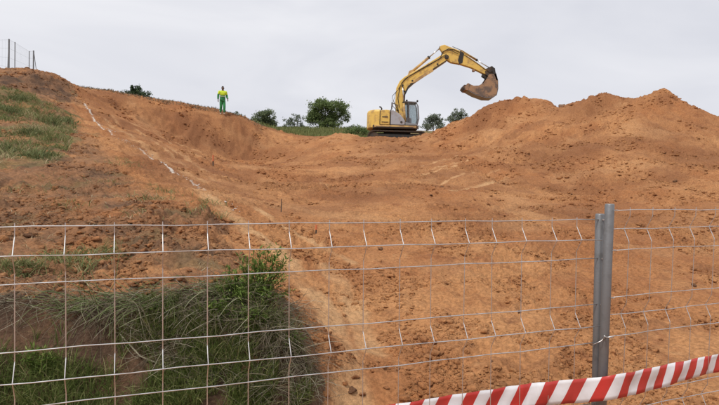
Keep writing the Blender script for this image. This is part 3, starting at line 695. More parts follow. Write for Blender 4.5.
def weed_plant(px, py, d_hint, stems, label):
    p = hit(px, py); e = empty('weed_plant', (p.x, p.y, ground_z(p.x, p.y))); tag(e, label, 'plant')
    cent = []; 
    for i, (dx, h_, dy) in enumerate(stems):
        pts = [Vector((dx*.12, dy*.1, -.03)), Vector((dx*.45, dy*.4, h_*.45)), Vector((dx*.8, dy*.8, h_*.8)), Vector((dx, dy, h_))]
        me = MB().tube(pts, [.004, .0034, .0025, .0015], 6).mesh('stem', True); point_attr(me, 'tint', np.full(len(me.vertices), .1)); add_obj('stem', me, M_WEED, e)
        for k in range(95):
            t = .12+.88*random.random()**.8; q = pts[0].lerp(pts[-1], t)
            cent.append((q.x+random.gauss(0, .014), q.y+random.gauss(0, .014), q.z+random.gauss(0, .012)))
    f = leaf_cloud('foliage', np.array(cent), None, .045, .010, M_WEED, e, 61); f['kind'] = 'stuff'
    return e
weed_plant(258, 302, 4.2, [(.08,.44,.02),(.16,.42,.0),(.0,.40,.04),(.22,.34,-.02),(-.05,.36,.02),(-.28,.16,.0),(-.24,.24,.02),(-.15,.34,.04),(-.22,.14,-.04),(-.18,.22,.0),(-.10,.30,.02),(.16,.30,.0),(.20,.20,-.04),(.24,.10,-.06),(-.08,.10,-.14),(.10,.12,-.14),(.05,.30,-.04),(.14,.38,0),(-.03,.24,-.07),(-.02,.30,0),(.03,.36,.02),(.12,.34,-.02),(-.12,.22,.02),(.09,.20,-.06),(-.06,.18,-.08),(.02,.16,-.1),(-.16,.12,-.05),(.0,.26,.06)], 'leafy bright green weed on the top corner of the bank')
weed_plant(238, 306, 4.1, [(-.16,.10,-.02),(-.1,.2,0),(-.03,.24,.03),(.05,.2,-.03),(-.12,.14,-.08),(.02,.12,-.1)], 'low leafy green weed left of the tall bright weed')
weed_plant(215, 318, 4.0, [(-.05,.12,0),(.06,.14,-.04),(0,.13,-.08),(.1,.08,-.05)], 'low leafy weed in the shade below the tall weed')
weed_plant(248, 330, 4.0, [(-.1,.12,-.04),(-.02,.17,-.06),(.07,.15,-.05),(.13,.1,-.03),(.02,.1,-.12)], 'leafy weed hanging below the tall bright weed')
weed_plant(160, 322, 4.0, [(-.08,.1,-.04),(.0,.13,-.05),(.07,.1,-.04)], 'small leafy weed amid dry stalks in the middle of the bank')
weed_plant(40, 372, 3.6, [(-.1,.12,-.02),(-.03,.16,-.03),(.05,.14,-.04),(.1,.1,-.02)], 'leafy weed low on the bank at the left edge')
weed_plant(292, 352, 4.0, [(.03,.14,-.03),(-.03,.10,-.05),(.05,.1,.02)], 'small yellowish weed at the right end of the bank')
p = hit(82, 316); e = empty('rosette_plant', (p.x, p.y, ground_z(p.x, p.y))); tag(e, 'small bright green rosette plant on the bank edge at left', 'plant')
lv, lf = leaf_mesh(.10, .022, .5); lm = bpy.data.meshes.new('leaf'); lm.from_pydata(lv, [], lf); point_attr(lm, 'tint', np.full(len(lv), .75)); lm.materials.append(M_WEED)
for i in range(11):
    o = bpy.data.objects.new('leaf', lm); C.objects.link(o); o.parent = e; o.location = (0, 0, .015); o.rotation_euler = (random.uniform(.2, 1.0), 0, i*.5712+random.uniform(-.2, .2)); s = random.uniform(.7, 1.1); o.scale = (s, s, s)

# ------------------------------------------------------------------ trees and bushes on the skyline
def tree(name, label, cat, px, d, top_py, clumps, nleaf, L_, mat, seed, trunk_r=.09, sparse=False, group='trees and bushes on the skyline', limbs=8, z0=None):
    b = at(px, 130, d); z = ground_z(b.x, b.y) if z0 is None else z0; r = np.random.default_rng(seed)
    e = empty(name, (b.x, b.y, z)); tag(e, label, cat, group)
    s = d/FPX                                    # metres for one pixel at this distance
    H = at(px, top_py, d).z-z
    mb = MB(); cl = []
    for (ox, oy, rx, ry) in clumps:              # clump centres in pixels from (px, top_py)
        c = Vector((ox*s, r.uniform(-.5, .5)*rx*s, H-oy*s)); cl.append((c, rx*s, ry*s))
    split = max(.25, H*.22)
    mb.tube([(0, 0, -.3), (.02*H, .01, split*.6), (.01*H, 0, split*1.2), (0, 0, H*.6)], [trunk_r, trunk_r*.8, trunk_r*.6, trunk_r*.25], 7)
    for (c, rx, ry) in cl[:limbs]:
        st_ = Vector((0.01*H, 0, split*random.uniform(.7, 1.6))); mid = st_.lerp(c, .5)+Vector((0, 0, .1*H)); mb.tube([st_, mid, c], [trunk_r*.45, trunk_r*.3, trunk_r*.1], 5)
        for k in range(3):
            q = c+Vector((r.normal(0, rx*.5), r.normal(0, rx*.5), r.normal(0, ry*.5))); mb.tube([mid.lerp(c, .5), q], [trunk_r*.16, trunk_r*.05], 4)
    mb.build('trunk', M_BARK, e, True)
    tot = sum(rx*ry for _, rx, ry in cl); cen = []
    for (c, rx, ry) in cl:
        n = int(nleaf*rx*ry/tot); nsub = 15 if not sparse else 8
        u = r.normal(size=(nsub, 3)); u /= np.linalg.norm(u, axis=1)[:, None]; sub = u*r.uniform(.3, 1.2, (nsub, 1))
        w = sub[r.integers(0, nsub, n)]+r.normal(0, .19 if not sparse else .16, (n, 3))
        cen.append(np.array(c)+w*np.array([rx, rx*.9, ry]))
    cen = np.concatenate(cen); cen[:, 2] = np.maximum(cen[:, 2], .08)
    o = leaf_cloud('crown', cen, None, L_, L_*.6, mat, e, seed); 
    return e
tree('tree', 'broad dense green tree, the largest on the skyline', 'tree', 325, 64, 99, [(0,9,12,9),(-11,12,9,9),(12,11,9,9),(4,5,8,5),(17,17,6,7),(-14,20,7,7),(-4,18,10,8),(8,20,9,8),(-8,5,6,4),(2,26,12,5)], 15000, .19, M_LEAF, 1, .12)
tree('tree', 'rounded grey green tree right behind the rim edge', 'tree', 265, 52, 109.5, [(0,8,7,7),(-5,12,7,8),(5,11,6,8),(2,4,5,4),(0,18,9,6),(-3,4,4,3),(8,16,4,5)], 8000, .15, M_LEAFT, 2, .08)
tree('shrub', 'sparse pale shrub left of the largest tree', 'shrub', 294, 63, 113, [(0,6,5,5),(-6,10,5,5),(5,9,5,6),(8,14,4,5),(-2,14,7,4),(-10,15,4,3)], 1700, .17, M_LEAFG, 3, .05, True)
tree('shrub', 'low sparse shrub just right of the standing worker', 'shrub', 236, 40, 110.5, [(0,4,4,3),(5,5,3,3),(-5,5,3,3),(2,8,6,3)], 420, .13, M_LEAFG, 4, .03, True)
tree('bush', 'dark conical evergreen bush behind the rim at left', 'bush', 135, 42, 85.5, [(0,5,4,4),(-6,9,6,4),(6,8,6,4),(0,11,11,5),(-11,11,5,4),(11,12,5,4),(4,3,2.5,3),(-3,4,2.5,3)], 5200, .12, M_CONIF, 5, .06)
tree('bush', 'small green bush against the left side of the excavator', 'bush', 358, 56, 126, [(0,4,6,3.5),(-8,6,6,3),(7,5,6,3.5)], 1200, .16, M_LEAF, 6, .05)
tree('bush', 'grey green bush directly right of the excavator cab', 'bush', 433, 58, 114, [(0,6,6,5.5),(-5,10,5,6),(5,8,5,5),(0,14,9,5),(2,3,4,3)], 3200, .17, M_LEAFG, 7, .06)
tree('bush', 'grey green bush half hidden behind the heap, farthest right', 'bush', 456, 58, 110, [(0,5,5,4.5),(6,4,4,4),(-5,9,5,4),(3,11,7,4)], 2300, .17, M_LEAFG, 8, .06)
tree('shrub', 'low sparse shrub at the right foot of largest tree', 'shrub', 349, 62, 124, [(0,4,4,2.5),(5,6,4,2)], 300, .16, M_LEAFG, 9, .03, True)

# ------------------------------------------------------------------ old wire fence on the hill top
def hill_fence():
    e0 = at(9, 60, 34); e = empty('hilltop_fence', (e0.x, e0.y, ground_z(e0.x, e0.y))); tag(e, 'tall wire mesh fence with thin posts on the left hilltop', 'fence')
    o = e.location
    posts = [(-22, 33.0, 40.0), (9, 34.0, 39.0), (15, 35.2, 42), (29.3, 38.0, 51), (33.6, 39.0, 50.5)]; top = []; bot = []
    for i, (px, d, py) in enumerate(posts):
        t = at(px, py, d); bz = ground_z(t.x, t.y)-.2; r = .045 if i in (1, 4) else .026
        MB().tube([(t.x-o.x, t.y-o.y, bz-o.z), (t.x-o.x, t.y-o.y, t.z-o.z)], r, 8).build('post', M_POST, e)
        top.append(Vector(t)-o); bot.append(Vector((t.x, t.y, bz+.25))-o)
    for i, dx in ((1, -.16), (4, .30)):
        MB().tube([top[i], (bot[i].x+dx, bot[i].y+.1, bot[i].z-.3)], .022, 6).build('brace', M_POST, e)
    mb = MB()
    for i in range(4):
        for t in (0.02, .25, .5, .75, .98):
            mb.tube([top[i].lerp(bot[i], t), top[i+1].lerp(bot[i+1], t)], .003, 4, False)
        n = int((top[i]-top[i+1]).length/.16)
        for k in range(1, n):
            mb.tube([top[i].lerp(top[i+1], k/n), bot[i].lerp(bot[i+1], k/n)], .002, 3, False)
    w = mb.build('wire_mesh', M_POST, e); w['kind'] = 'stuff'
hill_fence()

# ------------------------------------------------------------------ excavator
def excavator():
    rt = at(MACH_PX, 143.5, MACH_D); rt.z = ground_z(rt.x, rt.y)-.03
    root = empty('excavator', rt); tag(root, 'yellow crawler excavator at work on the rim, bucket raised to the right', 'excavator')
    def E(px, py):                               # picture point -> machine side plane (x, z)
        p = at(px, py, MACH_D)-rt; return (p.x, p.z)
    # crawler tracks
    for yy in (-.98, .98):
        tr = MB(); Lh, R = 1.46, .37; zc = .40; path_ = []
        for k in range(13): a = math.pi/2+math.pi*k/12; path_.append((-Lh+R*math.cos(a), zc+R*math.sin(a)))
        for k in range(13): a = -math.pi/2+math.pi*k/12; path_.append((Lh+R*math.cos(a), zc+R*math.sin(a)))
        inner = [(x*.97, zc+(z-zc)*.84) for x, z in path_]; n = len(path_); w = .25
        vs = [(x, yy-w, z) for x, z in path_]+[(x, yy+w, z) for x, z in path_]+[(x, yy-w, z) for x, z in inner]+[(x, yy+w, z) for x, z in inner]
        fs = []
        for i in range(n):
            j = (i+1) % n; fs += [(i, j, n+j, n+i), (2*n+i, 3*n+i, 3*n+j, 2*n+j), (i, 2*n+i, 2*n+j, j), (n+i, n+j, 3*n+j, 3*n+i)]
        tr.add(vs, fs); track = tr.build('track', M_STEEL, root)
        sh = MB(); per = 2*2*Lh+2*math.pi*R; m_ = 46
        for k in range(m_):
            s = per*k/m_
            if s < 2*Lh: p = (Lh-s, zc+R); a = 0
            elif s < 2*Lh+math.pi*R: t = (s-2*Lh)/R; p = (-Lh-R*math.sin(t), zc+R*math.cos(t)); a = t
            elif s < 4*Lh+math.pi*R: p = (-Lh+(s-2*Lh-math.pi*R), zc-R); a = math.pi
            else: t = (s-4*Lh-math.pi*R)/R; p = (Lh+R*math.sin(t), zc-R*math.cos(t)); a = math.pi+t
            sh.box((p[0], yy, p[1]), (.15, .54, .05), Matrix.Rotation(-a, 3, 'Y')); 
        s_ = sh.build('track_shoes', M_STEEL, track); s_['kind'] = 'stuff'
        MB().box((0, yy, zc), (2.5, .34, .34)).build('track_frame', M_BLK, track, bevel=.04)
        for xx, nm in ((-Lh, 'sprocket'), (Lh, 'idler')):
            MB().tube([(xx, yy-.2, zc), (xx, yy+.2, zc)], .28, 20).build(nm, M_STEEL, track)
        for k in range(6): MB().tube([(-1.05+k*.42, yy-.2, .17), (-1.05+k*.42, yy+.2, .17)], .09, 12).build('roller', M_STEEL, track)
    MB().box((0, 0, .55), (1.7, 1.6, .35)).build('undercarriage', M_BLK, root, bevel=.05)
    MB().tube([(0, 0, .68), (0, 0, .92)], .62, 28).build('swing_ring', M_STEEL, root)
    # superstructure, near side is y < 0
    zb = .90
    MB().prism([(-1.55, zb), (1.22, zb), (1.30, zb+.06), (1.30, zb+.22), (-1.55, zb+.22)], -1.2, 1.2).build('deck', M_STEEL, root, bevel=.03)
    trim = MB().box((-.15, -1.215, zb+.15), (2.6, .03, .13)).build('deck_trim', M_YELD, root, bevel=.01)
    cw = MB()                                     # rounded counterweight
    ring = []
    for k in range(15):
        a = math.pi/2+math.pi*k/14; ring.append((-1.12+.78*math.cos(a)*(1.0), 1.22*math.sin(a)*(1 if abs(math.sin(a)) < .92 else 1)))
    lv = []
    for z, s in ((zb+.03, .96), (zb+.10, 1.0), (zb+1.05, 1.0), (zb+1.17, .94)):
        lv.append([(-1.12+(x+1.12)*s, y*s, z) for x, y in ring])
    n = len(ring); vs = [v for l in lv for v in l]; fs = []
    for l in range(3):
        for i in range(n-1): fs.append((l*n+i, l*n+i+1, (l+1)*n+i+1, (l+1)*n+i))
        fs.append((l*n, (l+1)*n, (l+1)*n+n-1, l*n+n-1))
    fs += [tuple(range(n-1, -1, -1)), tuple(range(3*n, 4*n))]
    cw.add(vs, fs); c_ = cw.build('counterweight', M_YEL, root, bevel=.03)
    MB().box((-1.5, -.98, zb+.55), (.12, .03, .10), Matrix.Rotation(-.6, 3, 'Z')).build('lifting_eye', M_BLK, c_)
    sp = MB().prism([(-1.10, zb+.24), (-.50, zb+.24), (-.50, zb+1.14), (-.72, zb+1.16), (-1.10, zb+1.12)], -1.21, -.2).build('engine_side_panel', M_YEL, root, bevel=.03)
    MB().box((-1.115, -1.2, zb+.68), (.03, .05, .9)).build('panel_gap', M_BLK, sp)
    MB().box((-.80, -1.222, zb+.72), (.36, .02, .05)).build('vent_slot', M_BLK, sp)
    MB().box((-.80, -1.222, zb+.40), (.40, .02, .03)).build('vent_slot', M_BLK, sp)
    MB().prism([(-1.15, zb+.3), (-.35, zb+.3), (-.35, zb+1.1), (-.6, zb+1.2), (-1.15, zb+1.15)], -.17, 1.2).build('engine_hood', M_YELD, root, bevel=.04)
    gp = [(-.47, zb+.24), (.44, zb+.24), (.44, zb+.50), (.36, zb+.62), (.20, zb+.82), (-.02, zb+1.00), (-.28, zb+1.14), (-.47, zb+1.17)]
    g_ = MB().prism(gp, -1.2, -.55).build('side_cover', M_GREY, root, bevel=.04)
    MB().tube([(.22, -1.203, zb+.42), (.22, -1.22, zb+.42)], .07, 12).build('fuel_cap', M_BLK, g_)
    MB().tube([(-.47, -1.215, zb+.25), (-.47, -1.215, zb+1.17)], .02, 6).build('panel_seam', M_BLK, g_)
    MB().prism([(.47, zb+.24), (1.22, zb+.24), (1.22, zb+.34), (.47, zb+.42)], -1.15, -.5).build('tool_box', M_CABG, root, bevel=.03)
    # exhaust and handrail
    MB().tube([(-1.0, -.55, zb+1.1), (-1.0, -.55, zb+1.32), (-1.06, -.55, zb+1.40), (-1.15, -.55, zb+1.42)], .045, 10).build('exhaust_pipe', M_BLK, root, True)
    rail = MB().tube([(-.42, -1.12, zb+1.12), (-.40, -1.12, zb+1.52), (-.32, -1.12, zb+1.58), (-.05, -1.12, zb+1.46), (.05, -1.12, zb+1.0)], .022, 8).build('handrail', M_BLK, root, True)
    mir = MB().box((-.38, -1.22, zb+1.50), (.12, .05, .24), Matrix.Rotation(.3, 3, 'Z')).build('side_mirror', M_CABG, root, bevel=.02)
    MB().tube([(-.36, -1.15, zb+1.2), (-.38, -1.20, zb+1.45)], .015, 6).build('mirror_arm', M_BLK, mir)
    MB().tube([(-.15, -.95, zb+1.05), (-.12, -.95, zb+1.5)], .012, 6).build('antenna', M_BLK, root)
    # cab on the far side
    cx0, cx1, cy0, cy1, cz0, cz1 = .18, 1.38, .18, 1.16, zb+.22, zb+1.86
    prof = [(cx0, cz0), (cx1-.10, cz0), (cx1+.05, cz0+.62), (cx1-.02, cz1-.25), (cx1-.14, cz1), (cx0, cz1)]
    cab = empty('cab', (0, 0, 0)); cab.parent = root
    def fr(pts, r, name='cab_pillar', mat=M_CABG): return MB().tube(pts, r, 8).build(name, mat, cab, True)
    for y in (cy0, cy1):
        fr([(x, y, z) for x, z in prof[1:]], .045, 'front_pillar'); fr([(cx0, y, cz0), (cx0, y, cz1)], .06, 'rear_pillar'); fr([(cx0+.62, y, cz0), (cx0+.58, y, cz1-.02)], .045, 'middle_pillar')
    MB().prism([(cx0-.04, cz0), (cx1-.42, cz0), (cx1-.42, cz0+.62), (cx0-.04, cz0+.72)], cy0-.035, cy0+.02).build('lower_panel', M_CABG, cab, bevel=.01)
    MB().prism([(cx0-.04, cz0), (cx1-.10, cz0), (cx1-.04, cz0+.34), (cx0-.04, cz0+.34)], cy1-.02, cy1+.035).build('door_panel', M_CABG, cab, bevel=.01)
    MB().box(((cx0+cx1)/2-.05, (cy0+cy1)/2, cz0+.02), (cx1-cx0-.06, cy1-cy0-.05, .04)).build('floor', M_BLK, cab)
    MB().prism([(cx0-.06, cz1-.03), (cx1-.12, cz1-.03), (cx1-.14, cz1+.05), (cx0+.02, cz1+.07)], cy0-.06, cy1+.06).build('cab_roof', M_CABG, cab, bevel=.03)
    MB().prism([(cx0+.03, cz0+.72), (cx0+.57, cz0+.66), (cx0+.55, cz1-.06), (cx0+.03, cz1-.06)], cy0-.006, cy0+.006).build('rear_side_window', M_GLASS, cab)
    MB().prism([(cx0+.66, cz0+.1), (cx1-.08, cz0+.1), (cx1+.0, cz0+.62), (cx1-.07, cz1-.28), (cx1-.18, cz1-.06), (cx0+.64, cz1-.06)], cy0-.006, cy0+.006).build('front_side_window', M_GLASS, cab)
    MB().prism([(cx0+.06, cz0+.38), (cx1-.06, cz0+.38), (cx1+.0, cz0+.62), (cx1-.07, cz1-.28), (cx1-.18, cz1-.06), (cx0+.06, cz1-.06)], cy1-.006, cy1+.006).build('door_window', M_GLASS, cab)
    fr([(cx1+.05, cy0, cz0+.60), (cx1+.05, cy1, cz0+.60)], .03, 'front_crossbar'); fr([(cx1-.14, cy0, cz1-.02), (cx1-.14, cy1, cz1-.02)], .045, 'front_header')
    MB().box((cx1-.06, cy0+.1, cz1+.10), (.10, .14, .12)).build('work_light', M_BLK, cab, bevel=.02); MB().box((cx0+.45, cy0+.1, cz1+.12), (.12, .16, .10)).build('work_light', M_BLK, cab, bevel=.02)
    seat = MB().box((cx0+.35, .67, cz0+.45), (.42, .46, .12)).build('seat', M_BLK, cab, bevel=.03); MB().box((cx0+.15, .67, cz0+.80), (.12, .44, .66), Matrix.Rotation(-.12, 3, 'Y')).build('seat_back', M_BLK, seat, bevel=.04)
    MB().box((cx0+.35, .67, cz0+.2), (.36, .36, .38)).build('seat_base', M_BLK, seat)
    con = MB().tube([(cx0+.55, .45, cz0+.4), (cx0+.62, .45, cz0+.72)], .02, 6).build('control_lever', M_BLK, cab)
    MB().tube([(cx0+.55, .89, cz0+.4), (cx0+.62, .89, cz0+.72)], .02, 6).build('control_lever', M_BLK, cab)
    # boom, arm, bucket: outlines in the side plane of the machine
    def plate(name, pix, y0, y1, mat, parent=root, bevel=.03): return MB().prism([E(*q) for q in pix], y0, y1).build(name, mat, parent, bevel=bevel)
    boom = plate('boom', [(397.5,127),(402.5,127),(404.2,112),(405.0,95.5),(408.5,88.5),(414,83.5),(446.5,61.5),(447.6,56.0),(443.6,54.6),(440,56.2),(421,68.0),(404.5,77.2),(399.5,81.5),(396.3,88),(395.2,103)], -.24, .20, M_YEL)
    plate('boom_foot_bracket', [(395,128),(405.5,128),(404.5,117),(401,113),(397.5,115)], -.30, .26, M_YELD, boom, .02)
    for yy in (-.262, ): plate('boom_stripe', [(409,84),(414,80.5),(432,69.5),(433,72),(415,83)], yy, yy+.02, M_YELD, boom, .005)
    MB().prism([E(*q) for q in [(403.6,113),(405.0,95.5),(408.5,88.5),(414,83.5),(446.5,61.5),(446.9,60.2),(413.4,81.6),(407.4,87),(403.8,94.5),(402.4,112)]], -.26, -.243).build('boom_edge_plate', M_BLK, boom)
    def cyl(name, a, b, frac, r, y, parent, mat=M_YELD):
        a = E(*a); b = E(*b); A = Vector((a[0], y, a[1])); B = Vector((b[0], y, b[1])); m_ = A.lerp(B, frac)
        c = MB().tube([A, m_], r, 12).build(name, mat, parent, True); MB().tube([m_, B], r*.5, 10).build('piston_rod', M_CHROME, c, True)
        MB().tube([m_-(B-A).normalized()*.08, m_], r*1.25, 12).build('cylinder_gland', M_BLK, c); MB().tube([B-Vector((0, .07, 0)), B+Vector((0, .07, 0))], r*.95, 12).build('rod_eye', M_BLK, c)
        return c
    for y in (-.36, .30): cyl('boom_cylinder', (404.5,122), (402.2,86.5), .55, .07, y, boom)
    cyl('arm_cylinder', (411,72.5), (440.4,47.6), .62, .085, -.02, boom)
    plate('cylinder_bracket', [(407,77),(414.5,72.5),(412,70.2),(409,71.2)], -.16, .12, M_YELD, boom, .01)
    arm = plate('arm', [(439.2,48.6),(440.3,46.2),(444.2,45.2),(449,47.3),(460.5,51.4),(463.5,54),(488.5,71.6),(489.5,74.5),(486,75.6),(471,68.2),(459.5,64.6),(450.5,63),(446.4,60.4),(444.5,56.5)], -.19, .15, M_YEL)
    MB().prism([E(*q) for q in [(459.6,51.2),(463.4,54),(461.8,63.8),(458.6,64.6),(457.4,61),(459,55)]], -.205, .165).build('arm_collar', M_BLK, arm)
    p = E(446, 58); MB().tube([(p[0], -.32, p[1]), (p[0], .28, p[1])], .13, 16).build('arm_pivot', M_BLK, arm); MB().tube([(p[0], -.34, p[1]), (p[0], -.32, p[1])], .07, 12).build('pivot_pin', M_STEEL, arm)
    cyl('bucket_cylinder', (460.5,50.4), (490.8,68.6), .55, .068, -.02, arm)
    p = E(473.5, 70.6); MB().box((p[0], -.02, p[1]), (.16, .30, .14)).build('work_light', M_RUST, arm, bevel=.02)
    MB().tube([Vector((E(452,47.2)[0], -.17, E(452,47.2)[1])), Vector((E(462,51.5)[0], -.19, E(462,51.5)[1])), Vector((E(476,60.5)[0], -.17, E(476,60.5)[1]))], .018, 6).build('hose', M_BLK, arm, True)
    MB().tube([Vector((E(398,90)[0], -.27, E(398,90)[1])), Vector((E(404,80)[0], -.29, E(404,80)[1])), Vector((E(420,70)[0], -.27, E(420,70)[1])), Vector((E(438,60)[0], -.27, E(438,60)[1])), Vector((E(446,55)[0], -.28, E(446,55)[1]))], .02, 6).build('hose', M_BLK, boom, True)
    MB().tube([Vector((E(398,112)[0], -.27, E(398,112)[1])), Vector((E(393,102)[0], -.5, E(393,102)[1])), Vector((E(396,92)[0], -.28, E(396,92)[1]))], .022, 6).build('hose', M_BLK, boom, True)
    for y in (-.26, .20):
        MB().prism([E(*q) for q in [(484.5,69.8),(491,66.8),(493.4,69),(493,71.4),(488.5,73.2)]], y-.02, y+.02).build('link', M_STEEL, arm)
        MB().prism([E(*q) for q in [(490.2,67.2),(493.8,69.2),(494.8,76),(492.8,77.5),(491,71)]], y-.055, y-.025).build('link', M_BLK, arm)
    # bucket
    bk = empty('bucket', (0, 0, 0)); bk.parent = root
    shell = [(494.2,75),(496.0,82),(496.2,90),(494.8,96.5),(490.5,99.4),(483,99.2),(473,95.6),(464.2,90.6)]
    o_ = [E(*q) for q in shell]; mb = MB(); w0, w1 = -.56, .52; th = .035; n = len(o_); cxm, czm = E(484, 84)
    inn = [(x+(cxm-x)*.045, z+(czm-z)*.045) for x, z in o_]
    vs = [(x, w0, z) for x, z in o_]+[(x, w1, z) for x, z in o_]+[(x, w0, z) for x, z in inn]+[(x, w1, z) for x, z in inn]; fs = []
    for i in range(n-1): fs += [(i, i+1, n+i+1, n+i), (2*n+i, 3*n+i, 3*n+i+1, 2*n+i+1), (i, 2*n+i, 2*n+i+1, i+1), (n+i, n+i+1, 3*n+i+1, 3*n+i)]
    fs += [(0, n, 3*n, 2*n), (n-1, 3*n-1, 4*n-1, 2*n-1)]
    mb.add(vs, fs).build('bucket_shell', M_BSHINE, bk)
    side = [(493.6,75.5),(495.6,82),(495.8,90),(494.4,96),(490.2,98.9),(483,98.7),(473.2,95.2),(464.4,90.2),(466.6,85.0),(472,87.2),(477,87.0),(482,84.2),(485.4,79.4),(487,76)]
    for y in (w0, w1-.04): MB().prism([E(*q) for q in side], y, y+.04).build('side_plate', M_RUST, bk)
    MB().prism([E(*q) for q in [(463.4,91.2),(462.9,88.6),(466.2,84.6),(468.2,85.4),(466.4,91.6)]], w0-.02, w1+.02).build('cutting_lip', M_RUST, bk, bevel=.01)
    for k in range(5):
        y = w0+.06+k*(w1-w0-.12)/4; MB().prism([E(*q) for q in [(465.4,86.4),(463.2,91),(461.2,89.0),(462.6,86.2)]], y-.05, y+.05).build('tooth', M_STEEL, bk)
    MB().prism([E(*q) for q in [(485,75.4),(484.2,71.8),(487,70.6),(493.6,73.2),(494.8,77),(490,78.6)]], -.24, -.19).build('hanger', M_STEEL, bk); MB().prism([E(*q) for q in [(485,75.4),(484.2,71.8),(487,70.6),(493.6,73.2),(494.8,77),(490,78.6)]], .15, .20).build('hanger', M_STEEL, bk)
    MB().prism([E(*q) for q in [(493.6,74),(496,82),(494.4,82.2),(491.6,75)]], -.56, .52).build('back_plate', M_BLK, bk, bevel=.01)
    MB().prism([E(*q) for q in [(481.2,76.6),(482.4,73.2),(487.5,73.6),(489.5,77.4),(486,79.6)]], -.14, .10).build('quick_coupler', M_BLK, bk, bevel=.02)
    # hydraulic lines over the knee of the boom and along the arm
    def line(pix, y, par, r=.02): MB().tube([Vector((E(a, b)[0], y, E(a, b)[1])) for a, b in pix], r, 6).build('hose', M_BLK, par, True)
    line([(441,57),(443,52),(448,49.5),(454,50.5),(459,53)], -.22, arm); line([(440,58.5),(441.5,53),(446,50.6),(452,52),(458,55)], -.25, arm)
    line([(463,55),(470,59.5),(478,65),(485,70.5)], -.21, arm, .016); line([(401,84),(408,77.5),(424,68.5),(441,58.5)], -.262, boom, .018)
    line([(399,108),(397.6,98),(399.6,88)], -.262, boom, .02); line([(397,112),(391.5,106),(392,97),(397.5,91)], -.42, boom, .02)
    for q in ((404,92),(412,81.5),(437,65)): p = E(*q); MB().tube([(p[0], -.262, p[1]), (p[0], -.245, p[1])], .06, 10).build('bolt_cover', M_BLK, boom)
    MB().box((-.2, -1.232, zb+.09), (2.3, .02, .05)).build('deck_dark_strip', M_BLK, root)  # thin dark strip along the lower edge of the deck side
    root.rotation_euler = (0, 0, 0)
    return root
excavator()

